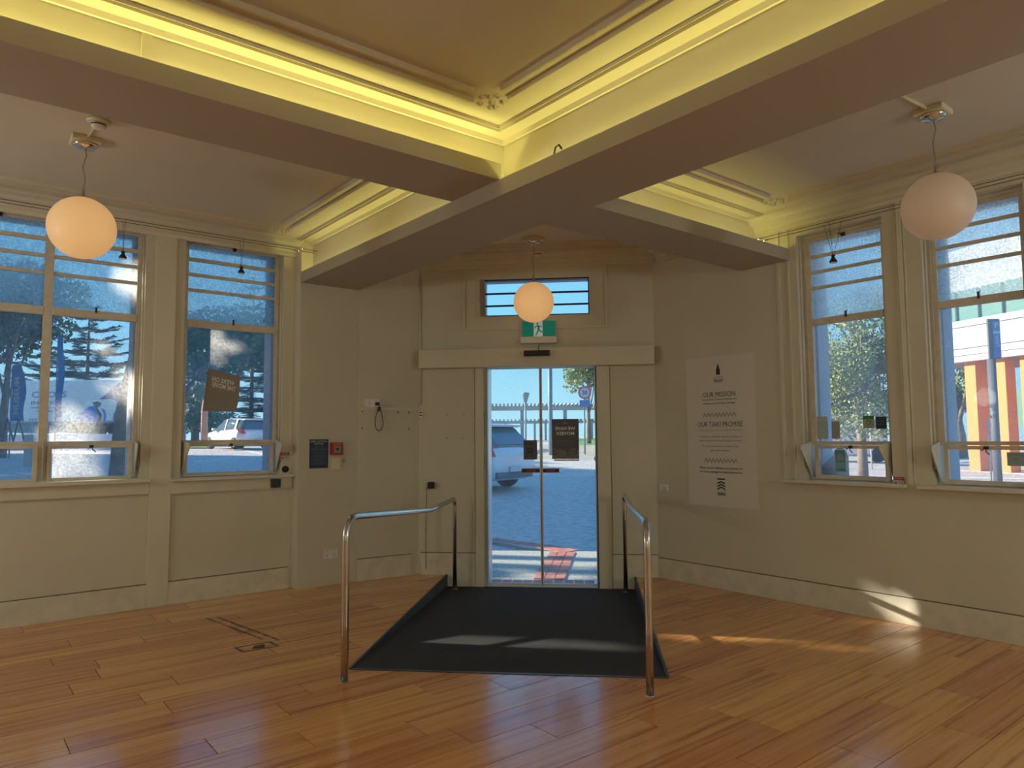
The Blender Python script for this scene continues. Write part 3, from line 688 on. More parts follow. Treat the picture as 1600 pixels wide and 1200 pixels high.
# added globes, unseen behind the viewer, that supply most of the room light
FILLGLOW = 31.0
FILLGLOBE = mat('fill_globe_glow', (.8, .75, .7), .3, emit=(0.96, 1.0, 0.90), es=FILLGLOW)
for i, (x_, y_, lab) in enumerate(((-2.0, 5.5, 'added fill light globe in the left bay behind the viewer'), (-5.2, 5.5, 'added fill light globe in the far left bay behind the viewer'), (-2.0, -2.4, 'added fill light globe far behind the viewer'),
        (4.7, -1.6, 'added fill light globe in the right bay behind the viewer'), (4.7, -4.6, 'added fill light globe in the far right bay behind the viewer'))):
    P = tag(empty('globe_pendant_or_fill', (x_, y_, CZ)), lab, 'lamp')
    MB().lathe((x_, y_, CZ), [(.075, 0), (.078, -.012), (.012, -.045)], 20).build('canopy', CHROME, P)
    MB().tube([(x_, y_, CZ-.04), (x_, y_, CZ-1.05)], .0035, 6).build('cord', CHROME, P)
    MB().lathe((x_, y_, CZ-1.25), [(max(.002, .205*math.sin(PI*k/12)), -.205*math.cos(PI*k/12)) for k in range(13)], 16).build('globe_shade', FILLGLOBE, P)  # glowing ball of the added fill globe
# smoke detectors and ceiling conduits
def detector(px, py, label):
    c = atZ(px, py, 3.50); o = tag(empty('smoke_detector', (c.x, c.y, CZ)), label, 'detector')
    MB().lathe((c.x, c.y, CZ), [(.068, 0), (.068, -.014), (.058, -.020)], 24).build('base_ring', CREAMP, o)
    MB().lathe((c.x, c.y, CZ-.020), [(.045, 0), (.044, -.022), (.030, -.034), (.010, -.036)], 24).build('sensor_head', WHITE, o)
    MB().lathe((c.x, c.y, CZ-.030), [(.0455, 0), (.0455, -.007)], 24).build('vent_slot', BLACK, o)
    return c
dc = detector(154, 193, 'round cream smoke detector on the ceiling near the left globe')
detector(840, 396, 'round cream smoke detector on the ceiling behind the door globe')
gl = atZ(133, 230, 3.465); gr = atZ(1458, 185, 3.465)
v = (Vector((dc.x, dc.y, 0))-Vector((gl.x, gl.y, 0))); v_n = v.normalized()
tag(MB().tube([(gl.x+v_n.x*.08, gl.y+v_n.y*.08, CZ-.008), (dc.x-v_n.x*.07, dc.y-v_n.y*.07, CZ-.008)], .008, 8).build('conduit', CREAMP), 'short painted conduit on the ceiling between left globe and smoke detector', 'conduit')
c2 = atZ(1405, 148, 3.51)
tag(MB().tube([(gr.x+(c2.x-gr.x)*.2, gr.y+(c2.y-gr.y)*.2, CZ-.009), (c2.x, c2.y, CZ-.009)], .011, 8).build('conduit', CREAMP), 'short painted conduit on the ceiling beside the right globe', 'conduit')
# ------------------------------------------------------------------ tension wires with little spotlights
def wires(frame, u0, ua, u1, w, z, uw, label, lamps, side):
    o = tag(empty('cable_light_wires', frame(u0, w, z)), label, 'wire')
    for dw in (0, .09):
        MB(frame).tube([(u0, w+dw, z), (u1, w+dw, z)], .0026, 6).build('tension_wire', BLACK, o)
        MB(frame).tube([(ua, w+dw, z), (ua+.10*side, w+dw, z)], .009, 8).build('turnbuckle', CHROME, o)
    for (px, top, bot, three, lab) in lamps:
        at = AT[frame]; u, zb = at(px, bot, w+.045)
        s = tag(empty('spotlight', frame(u, w+.045, z)), lab, 'spotlight')
        for dx, dw in (((-.09, 0), (0, .09), (.06, .0)) if three else ((0, 0), (0.004, .09))):
            MB(frame).tube([(u+dx, w+dw, z), (u, w+.045, zb+.03)], .0018, 5).build('hanger_wire', BLACK, s)
        MB(frame).lathe((u, w+.045, zb), [(.030, -.012), (.031, 0), (.014, .028), (.012, .040), (.018, .044), (.016, .052)], 16).build('reflector', BLACK, s)
        MB(frame).lathe((u, w+.045, zb), [(.026, -.016), (.026, -.010)], 16).build('lens', WHITE, s)
zl = atL(480, 390, .2)[1]
wires(fL, -2.0, 2.835, 2.955, .19, 3.405, 0, 'pair of thin tension wires running above the left windows', [(192, 350, 402, False, 'small black dangling spotlight before the wide left window'), (377, 380, 425, False, 'small black dangling spotlight before the narrow left window')], -1)
wires(fR, -3.715, -3.60, 2.0, .19, 3.275, 0, 'pair of thin tension wires running above the right windows', [(1302, 352, 408, True, 'small black spotlight on three wires before the narrow right window')], 1)
cb = atR(1488, 378, .2)
# tiny bracket on the beam edge
p = Vector((X2a+.012, 0, 0)); bu = EYE+ray(870, 240)*((X2a+.012)/ray(870, 240).x)
tag(MB().tube([(bu.x, bu.y+.03, U2-.01), (bu.x, bu.y+.01, U2+.045), (bu.x, bu.y-.02, U2+.05), (bu.x+.01, bu.y-.035, U2+.02)], .006, 6).build('wire_clip', BLACK), 'bent black wire clip sticking up from the edge of the long beam', 'clip')
# ------------------------------------------------------------------ door-wall fittings
E_ = tag(empty('exit_sign', fD(-.535, .06, 2.55)), 'green running-man exit sign box above the glass door', 'sign')
MB(fD).prism([(-.735, 2.515), (-.335, 2.515), (-.335, 2.59), (-.735, 2.59)], 0.0, .10).build('housing', WHITE, E_, bevel=.008)
MB(fD).box(-.725, -.345, .02, .05, 2.585, 2.77).build('housing_back', WHITE, E_, bevel=.004)
MB(fD).box(-.72, -.35, .05, .056, 2.590, 2.765).build('sign_panel', GREENSIGN, E_)
MB(fD).box(-.590, -.492, .056, .058, 2.590, 2.765).build('sign_centre', WHITESIGN, E_)
man = MB(fD)
def seg(a, b, t):
    (x0, z0), (x1, z1) = a, b; L_ = math.hypot(x1-x0, z1-z0); nx, nz = -(z1-z0)/L_*t, (x1-x0)/L_*t
    man.prism([(x0+nx, z0+nz), (x1+nx, z1+nz), (x1-nx, z1-nz), (x0-nx, z0-nz)], .058, .0595)
mx, mz = -.541, 2.675
man.prism([(mx-.006+.011*math.cos(k*PI/5), mz+.062+.011*math.sin(k*PI/5)) for k in range(10)], .058, .0595)
for a, b, t in (((0, .045), (.008, -.005), .011), ((0, .042), (-.028, .028), .005), ((-.028, .028), (-.038, .008), .005), ((0, .042), (.028, .022), .005), ((.028, .022), (.040, .034), .005),
                ((.008, -.005), (.032, -.030), .007), ((.032, -.030), (.048, -.034), .006), ((.004, -.005), (-.010, -.040), .007), ((-.010, -.040), (-.026, -.070), .006)):
    seg((mx+a[0], mz+a[1]), (mx+b[0], mz+b[1]), t)
man.build('running_figure', GREENSIGN, E_)
Sn = tag(empty('door_sensor', fD(-.55, .15, 2.40)), 'black motion sensor bar on the cover above the door', 'sensor')
MB(fD).box(-.69, -.41, .149, .20, 2.365, 2.425).build('sensor_body', BLACK, Sn, bevel=.006)
MB(fD).tube([(-.53, .16, 2.425), (-.53, .15, 2.47), (-.525, .06, 2.515)], .004, 6).build('cable', BLACK, Sn)
# posters on the door glass
GWD = -.044
u0, z1_ = atD(862, 655, GWD); u1, z0_ = atD(905, 717, GWD)
Pz = tag(empty('door_poster', fD((u0+u1)/2, GWD, z0_)), 'dark grey paper poster with reversed lettering stuck on the right door leaf', 'poster')
rect(fD, u0, u1, z0_, z1_, GWD, .001, 'sheet', POSTER, Pz)
hh = z1_-z0_; uc = (u0+u1)/2; ww = u1-u0
text(fD, 'WE HAVE', uc, z1_-hh*.235, GWD+.0016, ww*.74, hh*.085, POSTTXT, Pz, mirror=True, bold=True)
text(fD, 'MOVED!', uc, z1_-hh*.36, GWD+.0016, ww*.66, hh*.085, POSTTXT, Pz, mirror=True, bold=True)
for k in (.54, .58, .65): rect(fD, uc-ww*.33, uc+ww*.33, z1_-hh*k-.003, z1_-hh*k, GWD+.001, .0006, 'printed_line', GREYINK, Pz)
rect(fD, uc-ww*.06, uc+ww*.06, z1_-hh*.12, z1_-hh*.08, GWD+.001, .0006, 'printed_emblem', GREYINK, Pz)
rect(fD, u0+.004, u1-.004, z0_+.005, z0_+hh*.26, GWD+.001, .0005, 'printed_photo', mat('poster_photo', (.10, .10, .11), .7, col2=(.25, .25, .26), vscale=40), Pz)
rect(fD, u0+.02, u1+.0, z0_-.022, z0_-.004, GWD, .001, 'white_slip', PAPER, Pz)
u0, z1_ = atD(818, 688, GWD); u1, z0_ = atD(839.5, 718, GWD)
Pz = tag(empty('door_notice', fD((u0+u1)/2, GWD, z0_)), 'small black notice with a green square on the left door leaf', 'notice')
rect(fD, u0, u1, z0_, z1_, GWD, .001, 'sheet', NAVY if False else POSTER, Pz)
uc = (u0+u1)/2; zc = (z0_+z1_)/2
rect(fD, uc-.028, uc+.028, zc-.035, zc+.022, GWD+.001, .0006, 'green_square', mat('dark_green', (.02, .07, .04), .6), Pz)
rect(fD, uc-.016, uc+.016, zc-.022, zc+.010, GWD+.0016, .0005, 'inner_square', POSTER, Pz)
rect(fD, u0+.004, u1-.004, z1_-.045, z1_-.040, GWD+.001, .0006, 'printed_line', BLACK, Pz)
for (a, b, lab) in ((815, 844, 'orange push strip with dark arrows on the left door leaf'), (847.5, 874, 'orange push strip with dark arrows on the right door leaf')):
    u0, z1_ = atD(a, 732, GWD); u1, z0_ = atD(b, 738.5, GWD)
    st = tag(empty('arrow_strip', fD(u0, GWD, z0_)), lab, 'sticker')
    rect(fD, u0, u1, z0_, z1_, GWD, .001, 'strip', ORANGESTRIP, st)
    zc = (z0_+z1_)/2; hh = (z1_-z0_)*.36
    for s_, ue in ((1, u0+.008), (-1, u1-.008)):
        MB(fD).prism([(ue, zc), (ue+s_*.022, zc+hh), (ue+s_*.022, zc+hh*.35), (ue+s_*.04, zc+hh*.35), (ue+s_*.04, zc-hh*.35), (ue+s_*.022, zc-hh*.35), (ue+s_*.022, zc-hh)], GWD+.001, GWD+.0016).build('arrow', BLACK, st)
# ------------------------------------------------------------------ mission board on the right wall
u0, u1, z0_, z1_ = -4.588, -3.803, 0.795, 2.280
Bd = tag(empty('mission_board', fR((u0+u1)/2, 0, z0_)), 'tall pale sign board with OUR MISSION lettering on the right wall', 'sign')
rect(fR, u0, u1, z0_, z1_, 0.0005, .0095, 'panel', BOARD, Bd)
def bpx(x, y): # crop coordinates of the board study -> wall
    return atR(1060+x*140/634, 540+y*265/1200, .011)
uc = (u0+u1)/2-.004
def bt(s, y, wpx, h, m=INK, bold=False):
    z_ = bpx(300, y)[1]; text(fR, s, uc, z_, .0112, wpx, h, m, Bd, bold=bold)
tw = MB(fR); zt = bpx(290, 125)[1]; zb = bpx(290, 205)[1]; H_ = zt-zb
for k, (wd, a, b) in enumerate(((.022, 0, .5), (.016, .5, .62), (.012, .62, .8), (.006, .8, .9), (.002, .9, 1.0))):
    tw.box(uc-wd, uc+wd, .0105, .0115, zb+H_*a, zb+H_*b)
tw.build('tower_emblem', INK, Bd)
bt('ART DECO', 224, .115, .016); bt('TRUST', 248, .115, .032, bold=True)
bt('OUR MISSION', 343, .375, .050); bt('To preserve, restore, promote and', 380, .40, .020, bold=True); bt('celebrate our Art Deco heritage.', 408, .38, .020, bold=True)
bt('OUR TIAKI PROMISE', 556, .52, .050); bt('(Tiaki means to care for people and planet)', 599, .50, .022, GREYINK)
bt('To keep our heritage alive by sharing our', 645, .50, .022, GREYINK, True); bt('history and preserving through education.', 673, .50, .022, GREYINK, True)
bt('To ensure everyone is made to feel', 713, .42, .022, GREYINK, True); bt('safe and welcome.', 741, .23, .020, GREYINK, True)
bt('Thank you for helping us to preserve our', 868, .50, .024, INK, True); bt('Art Deco heritage for future generations.', 897, .49, .024, INK, True)
for yy in (482, 808):
    zc = bpx(300, yy)[1]
    for k in range(9):
        a = uc-.19+k*.0425; MB(fR).prism([(a, zc-.018), (a+.021, zc+.018), (a+.0425, zc-.018), (a+.0425, zc-.036), (a+.021, zc-.002), (a, zc-.036)], .0105, .0115).build('zigzag', mat('pale_grey_ink', (.38, .35, .29), .6) if 'pale_grey_ink' not in bpy.data.materials else bpy.data.materials['pale_grey_ink'], Bd)
ch = MB(fR)
zc = bpx(300, 945)[1]; ch.box(uc-.045, uc+.045, .0105, .0115, zc-.006, zc+.008)
for k, y in enumerate((966, 988, 1010)):
    zc = bpx(300, y)[1]; d_ = .010+.006*k
    ch.prism([(uc-.045, zc-.006), (uc, zc+d_), (uc+.045, zc-.006), (uc+.045, zc-.020), (uc, zc+d_-.014), (uc-.045, zc-.020)], .0105, .0115)
ch.build('chevron_emblem', INK, Bd)
bt('tiaki', 1046, .095, .034, bold=True); bt('CARE  FOR  PLACE', 1064, .095, .006, GREYINK)
# ------------------------------------------------------------------ left pilaster / return wall fittings
def onL(x, y, w): return atL(x, y, w)
pw = PW+.0005
(u0, z1_), (u1, z0_) = onL(483.5, 686.5, pw), onL(512.5, 731, pw)
N_ = tag(empty('fire_notice', fL((u0+u1)/2, pw, z0_)), 'dark blue FIRE ACTION NOTICE sheet on the left pilaster', 'notice')
rect(fL, u0-.004, u1+.004, z0_-.012, z1_+.004, pw, .002, 'backing', PALE, N_)
rect(fL, u0, u1, z0_, z1_, pw+.002, .001, 'sheet', NAVY, N_)
uc = (u0+u1)/2; hh = z1_-z0_; ww = u1-u0
text(fL, 'FIRE ACTION', uc, z1_-hh*.075, pw+.0035, ww*.86, .018, PALE, N_, bold=True)
text(fL, 'NOTICE', uc, z1_-hh*.155, pw+.0035, ww*.46, .017, PALE, N_, bold=True)
for k in range(13):
    yy = .25+k*.05; wd = (.24, .40, .42, .30, .41)[k % 5]
    rect(fL, uc-ww*wd, uc+ww*wd, z1_-hh*yy-.003, z1_-hh*yy, pw+.003, .0006, 'printed_line', GREYB, N_)
(u0, z1_), (u1, z0_) = onL(515.5, 691.5, pw), onL(534, 710.5, pw)
N_ = tag(empty('fire_alarm_point', fL((u0+u1)/2, pw, z0_)), 'red break-glass fire alarm call point on the left pilaster', 'alarm')
MB(fL).box(u0, u1, pw-.001, pw+.04, z0_, z1_).build('red_case', RED, N_, bevel=.006)
uc, zc = (u0+u1)/2, (z0_+z1_)/2
rect(fL, uc-.038, uc+.038, zc-.042, zc+.030, pw+.04, .002, 'press_plate', mat('grey_plate', (.30, .30, .27), .5), N_)
MB(fL).lathe((uc, pw+.042, zc-.006), [(.016, 0), (.014, .002)], 16, axis=(0, -1, 0)).build('press_spot', BLACK, N_)
text(fL, 'FIRE ALARM', uc, z1_-.016, pw+.0405, .085, .011, PALE, N_)
(u0, z1_), (u1, z0_) = onL(518, 714.5, pw), onL(529.5, 734, pw)
N_ = tag(empty('wall_switch', fL((u0+u1)/2, pw, z0_)), 'cream rectangular wall switch below the red alarm point', 'switch')
MB(fL).box(u0, u1, pw-.001, pw+.03, z0_, z1_).build('switch_box', CREAMP, N_, bevel=.004)
MB(fL).box((u0+u1)/2-.008, (u0+u1)/2+.008, pw+.03, pw+.036, z0_+.06, z0_+.075).build('rocker', WHITE, N_)
(u0, z1_), (u1, z0_) = onL(533, 716, pw), onL(540, 724, pw)
N_ = tag(empty('small_sticker', fL((u0+u1)/2, pw, z0_)), 'tiny white sticker with red symbols beside the wall switch', 'sticker')
rect(fL, u0, u1, z0_, z1_, pw-.0005, .001, 'sticker_paper', PALE, N_)
uc = (u0+u1)/2; zc = (z0_+z1_)/2
rect(fL, uc-.018, uc+.018, zc+.004, zc+.010, pw+.0006, .0005, 'red_mark', RED, N_); rect(fL, uc-.004, uc+.003, zc-.006, zc+.02, pw+.0006, .0005, 'red_mark', RED, N_); rect(fL, uc-.014, uc+.016, zc-.017, zc-.010, pw+.0006, .0005, 'grey_mark', GREYINK, N_)
def outlet(frame, u, z, w, label, wd=.155, hg=.095):
    o = tag(empty('power_outlet', frame(u, w, z)), label, 'outlet')
    MB(frame).box(u-wd/2, u+wd/2, w-.001, w+.011, z-hg/2, z+hg/2).build('cover_plate', WHITE, o, bevel=.003)
    for s_ in (-1, 1):
        MB(frame).box(u+s_*wd*.25-.006, u+s_*wd*.25+.006, w+.011, w+.014, z+hg*.22, z+hg*.40).build('rocker', PALE, o)
        for q in (-1, 1): MB(frame).box(u+s_*wd*.25+q*.010-.0018, u+s_*wd*.25+q*.010+.0018, w+.011, w+.0118, z-.012, z+.004).build('slot', BLACK, o)
        MB(frame).box(u+s_*wd*.25-.0018, u+s_*wd*.25+.0018, w+.011, w+.0118, z-.030, z-.018).build('slot', BLACK, o)
    return o
u, z = onL(516, 865.5, PW); outlet(fL, u, z, PW, 'white double power outlet low on the left pilaster')
w_ = 0.0
u, z = atE(579, 630, w_)
o = outlet(fE, u+.01, z, w_+.03, 'white power outlet with a plugged-in black cord above the wall duct', .15, .085)
MB(fE).box(u-.085, u+.085, w_-.001, w_+.03, z-.044, z+.044).build('mounting_box', CREAMP, o)
K = tag(empty('looped_cord', fE(u+.05, w_, z-.1)), 'black power cord tied in a loop hanging from the wall outlet', 'cord')
MB(fE).box(u+.035, u+.075, w_+.044, w_+.075, z-.026, z+.008).build('plug', BLACK, K, bevel=.006)
pu, pz = atE(586, 633, w_+.06); u2, z2 = atE(592, 637, w_+.02)
lp = []
for k in range(17):
    q = 2*PI*k/16; lp.append((u2+.062*math.sin(q)*(0.35+.65*(.5-.5*math.cos(q))), w_+.03, z2-.125+.125*math.cos(q)))
MB(fE).tube([(u+.07, w_+.06, z-.01), (u2-.005, w_+.05, z2+.02)]+lp, .0042, 7).build('cable', BLACK, K)
MB(fE).box(u2-.014, u2+.014, w_+.02, w_+.042, z2-.035, z2+.01).build('cable_tie', BLACK, K)
# duct line and corner conduit
za = atE(556, 637.5, w_)[1]; zb_ = atE(655, 640, w_)[1]
tag(MB(fE).box(0.003, ELEN-.01, w_-.001, w_+.016, (za+zb_)/2-.014, (za+zb_)/2+.014).build('cable_duct', TRIM), 'long painted horizontal cable duct on the wall left of the door', 'duct')
tag(MB(fD).tube([(DW0+.02, .012, 1.86), (DW0+.02, .012, 3.30)], .009, 8).build('corner_conduit', TRIM), 'thin painted vertical conduit in the corner left of the door', 'conduit')
su, sz = atD(663, 648, .03)
N_ = tag(empty('corner_switch', fD(DW0+.03, .02, sz)), 'small white two-part key switch in the corner left of the door', 'switch')
MB(fD).box(DW0+.012, DW0+.05, 0, .035, sz-.035, sz+.045).build('switch_box', WHITE, N_, bevel=.003)
MB(fD).box(DW0+.018, DW0+.044, .035, .040, sz+.02, sz+.03).build('upper_button', BLACK, N_); MB(fD).box(DW0+.018, DW0+.044, .035, .040, sz-.012, sz-.0).build('lower_button', BLACK, N_)
su, sz = atD(674, 758, .02)
N_ = tag(empty('plug_adaptor', fD(su, 0, sz)), 'black power adaptor plugged into the wall left of the door', 'adaptor')
MB(fD).box(su-.035, su+.035, .02, .065, sz-.036, sz+.036).build('adaptor_body', BLACK, N_, bevel=.005)
MB(fD).box(su-.075, su-.03, -.001, .022, sz-.04, sz+.03).build('socket_plate', PALE, N_)
MB(fD).tube([(su-.05, .03, sz-.02), (su-.055, .02, sz-.3), (su-.065, .016, sz-.6), (su-.06, .018, .06)], .0028, 6).build('cable', BLACK, N_)
# screw holes
for i, (x, y) in enumerate(((566.5, 643), (622, 644.5), (639, 644.5), (566, 669), (639, 670))):
    u, z = atE(x, y, w_); o = MB(fE).lathe((u, w_, z), [(.0085, 0), (.0075, .0015)], 10, axis=(0, -1, 0)).build('wall_hole', INK)
    tag(o, ('dark screw hole in the wall, upper left of five', 'dark screw hole in the wall, upper middle of five', 'dark screw hole in the wall, upper right of five', 'dark screw hole in the wall, lower left of five', 'dark screw hole in the wall, lower right of five')[i], 'hole', 'screw holes under the cable duct')
for i, (x, y) in enumerate(((698.5, 648), (724.5, 648), (699, 685), (723, 685))):
    u, z = atD(x, y, 0); o = MB(fD).lathe((u, 0, z), [(.006, 0), (.005, .0015)], 8, axis=(-S2, -S2, 0)).build('wall_hole', INK)
    tag(o, ('tiny screw hole left of the door, upper left of four', 'tiny screw hole left of the door, upper right of four', 'tiny screw hole left of the door, lower left of four', 'tiny screw hole left of the door, lower right of four')[i], 'hole', 'screw holes beside the door')
# left sill fittings
u, z = atL(445, 733, .0); N_ = tag(empty('wall_dial', fL(u, 0, z)), 'round black knob on the wall right of the narrow left window', 'knob')
MB(fL).lathe((u, 0, z), [(.034, 0), (.034, .02), (.028, .032), (.012, .036)], 24, axis=(0, -1, 0)).build('knob_cap', BLACK, N_)
MB(fL).box(u-.045, u+.042, 0, .006, z-.06, z+.045).build('knob_plate', TRIM, N_)
def warn(frame, x0, y0, x1, y1, label, w):
    (u0, z1_), (u1, z0_) = AT[frame](x0, y0, w), AT[frame](x1, y1, w)
    N_ = tag(empty('warning_sticker', frame(u0, w, z0_)), label, 'sticker')
    rect(frame, u0, u1, z0_, z1_, w, .001, 'sticker_paper', PALE, N_); h_ = z1_-z0_
    rect(frame, u0, u1, z1_-h_*.42, z1_, w+.001, .0006, 'red_band', RED, N_)
    text(frame, 'WARNING', (u0+u1)/2, z1_-h_*.2, w+.002, (u1-u0)*.72, h_*.16, PALE, N_)
    MB(frame).prism([(u0+.006, z0_+h_*.12), (u0+.028, z0_+h_*.12), (u0+.017, z0_+h_*.48)], w+.001, w+.0017).build('warning_triangle', RED, N_)
    for k in (.16, .28, .40): rect(frame, u0+.036, u1-.006, z0_+h_*k, z0_+h_*k+.003, w+.001, .0006, 'printed_line', GREYINK, N_)
warn(fL, 438.5, 707, 452, 718, 'red and white warning sticker above the black knob', .001)
warn(fR, 1396, 745, 1412.5, 758, 'red and white warning sticker on the right wall between two windows', .021)
u, z = atL(430, 755, .03); N_ = tag(empty('junction_box', fL(u, .027, z)), 'small black box under the sill of the narrow left window', 'box')
MB(fL).box(u-.045, u+.045, .0255, .07, z-.042, z+.042).build('box_body', BLACK, N_, bevel=.005)
MB(fL).lathe((u, .07, z), [(.012, 0), (.01, .004)], 12, axis=(0, -1, 0)).build('box_button', DARKMET, N_)
u, z = atR(1039, 762, 0); N_ = tag(empty('small_outlet', fR(u, 0, z)), 'small pale outlet with a knob on the wall right of the door', 'outlet')
MB(fR).box(u-.06, u+.045, -.001, .02, z-.035, z+.035).build('cover_plate', WHITE, N_, bevel=.004); MB(fR).lathe((u+.012, .02, z), [(.022, 0), (.018, .015)], 16, axis=(-1, 0, 0)).build('round_socket', PALE, N_)
# ------------------------------------------------------------------ papers on the window glass
gw = GW+.001
def quad(frame, P, w, name, m, parent, t=.001):
    pts = [AT[frame](x, y, w) for x, y in P]; return MB(frame).prism(pts, w, w+t).build(name, m, parent)
Q = [(325, 575.5), (375.5, 588), (373, 625), (368, 634), (365.5, 642.5), (316, 642.5), (318, 626)]
c = AT[fL](345, 642, gw)
N_ = tag(empty('window_poster', fL(c[0], gw, c[1])), 'taupe poster with reversed lettering hanging askew in the narrow left window', 'poster')
quad(fL, [(325, 575.5), (375.5, 588), (373, 626), (319, 624)], gw, 'sheet', POSTER2, N_)
pts = [(319, 624), (373, 626), (366, 642.5), (314, 642.5)]
v0 = [AT[fL](x, y, gw) for x, y in pts]
MB(fL).add([fL(v0[0][0], gw, v0[0][1]), fL(v0[1][0], gw, v0[1][1]), fL(v0[2][0], gw+.05, v0[2][1]), fL(v0[3][0], gw+.05, v0[3][1])], [(0, 1, 2, 3)]).build('curled_bottom', POSTER2, N_, recalc=False)
for s_, x, y, wd in (("WE'RE ON", 349, 595.5, .30), ('THE MOVE!', 350, 604.5, .32)):
    u, z = AT[fL](x, y, gw); text(fL, s_, u, z, gw+.0016, wd*.72, .048, POSTTXT, N_, mirror=True, rot=-.20, bold=True)
# right window stickers (narrow window)
def sticker(frame, x0, y0, x1, y1, name, m, label, cat, w=None):
    w = gw if w is None else w
    (u0, z1_), (u1, z0_) = AT[frame](x0, y0, w), AT[frame](x1, y1, w)
    N_ = tag(empty(name, frame((u0+u1)/2, w, z0_)), label, cat)
    rect(frame, u0, u1, z0_, z1_, w, .0012, 'sheet', m, N_)
    return N_, u0, u1, z0_, z1_
N_, u0, u1, a, b = sticker(fR, 1276, 651, 1294.5, 686, 'window_sticker', SAGE, 'sage leaflet with pale arcs and letters NT in the narrow right window', 'leaflet')
rect(fR, u0, u1, b-.035, b, gw+.001, .001, 'white_band', PAPER, N_)
text(fR, 'INT', (u0+u1)/2, b-.016, gw+.0024, (u1-u0)*.7, .028, GREYINK, N_)
for k in range(3):
    pts = [(u0+.002+(u1-u0-.004)*t, gw+.002, b-.06-.035*k-.10*t**.7) for t in [i/6 for i in range(7)]]
    MB(fR).tube(pts, .0028, 5).build('pale_arc', PAPER, N_)
N_, *_ = sticker(fR, 1299, 658.5, 1313, 685.5, 'window_card', mat('grey_card', (.36, .35, .31), .7), 'plain grey card taped in the narrow right window', 'card')
N_, u0, u1, a, b = sticker(fR, 1348, 650, 1366.5, 669, 'green_sticker', mat('pale_grey_print', (.42, .46, .43), .7), 'pale square sticker with green band in the narrow right window', 'sticker')
rect(fR, u0, u1, b-.028, b, gw+.0012, .0008, 'green_band', GREENP, N_)
MB(fR).lathe(((u0+u1)/2, gw+.0012, (a+b)/2-.004), [(.020, 0), (.020, .0008)], 16, axis=(-1, 0, 0)).build('green_disc', GREENP, N_)
MB(fR).lathe(((u0+u1)/2, gw+.0020, (a+b)/2-.004), [(.010, 0), (.010, .0006)], 12, axis=(-1, 0, 0)).build('disc_centre', PAPER, N_)
N_, u0, u1, a, b = sticker(fR, 1368, 651, 1386, 670, 'navy_sticker', NAVY, 'dark navy square sticker at the edge of the narrow right window', 'sticker')
for k in (.35, .6): rect(fR, u0+.02, u1-.02, a+(b-a)*k, a+(b-a)*k+.004, gw+.0012, .0006, 'printed_line', GREYB, N_)
N_, u0, u1, a, b = sticker(fR, 1304, 703, 1322.5, 738, 'teal_leaflet', PAPER, 'teal and white leaflet with a round arrow badge in the right hopper window', 'leaflet', GW+.018)
g2 = GW+.0192
rect(fR, u0+.006, u1-.006, a+.008, b-.004, g2, .0006, 'teal_field', TEAL, N_)
rect(fR, u0+.006, u1-.006, a+.030, a+.085, g2+.0006, .0005, 'pale_field', TEALL, N_)
MB(fR).lathe(((u0+u1)/2, g2+.0006, b-.055), [(.022, 0), (.022, .0006)], 20, axis=(-1, 0, 0)).build('badge_ring', PAPER, N_)
MB(fR).lathe(((u0+u1)/2, g2+.0012, b-.055), [(.016, 0), (.016, .0006)], 20, axis=(-1, 0, 0)).build('badge_centre', TEAL, N_)
MB(fR).prism([((u0+u1)/2-.006, b-.063), ((u0+u1)/2+.010, b-.055), ((u0+u1)/2-.006, b-.047)], g2+.0018, g2+.0023).build('badge_arrow', PAPER, N_)
for k in (.100, .112, .124): rect(fR, u0+.014, u1-.016, a+k, a+k+.005, g2+.0006, .0005, 'printed_line', PAPER, N_)
N_, u0, u1, a, b = sticker(fR, 1573, 706.5, 1603, 728.5, 'round_cornered_sticker', SAGE, 'grey green rounded sticker in the far right hopper window', 'sticker', GW+.018)
text(fR, 'DO YOUR', (u0+u1)/2, b-.020, g2+.001, (u1-u0)*.8, .016, GREYINK, N_)
text(fR, 'BIT', (u0+u1)/2, b-.05, g2+.001, (u1-u0)*.3, .02, GREYINK, N_)
# cardboard box on the sill outside the hopper
u, z = atR(1288, 735, -.28)
N_ = tag(empty('cardboard_tube_box', fR(u, -.3, z)), 'brown cardboard box lying on the outer sill behind the teal leaflet', 'box')
MB(fR).add([fR(-3.29, -.18, 1.105), fR(-3.13, -.18, 1.105), fR(-3.13, -.40, 1.105), fR(-3.29, -.40, 1.105), fR(-3.29, -.18, 1.20), fR(-3.13, -.18, 1.20), fR(-3.13, -.40, 1.30), fR(-3.29, -.40, 1.30)], [(0, 1, 2, 3), (4, 5, 6, 7), (0, 1, 5, 4), (1, 2, 6, 5), (2, 3, 7, 6), (3, 0, 4, 7)]).build('box_body', CARDB, N_)
rect(fR, -3.285, -3.235, 1.108, 1.16, -.18, .002, 'packing_tape', mat('yellow_tape', (.6, .45, .2), .5), N_)
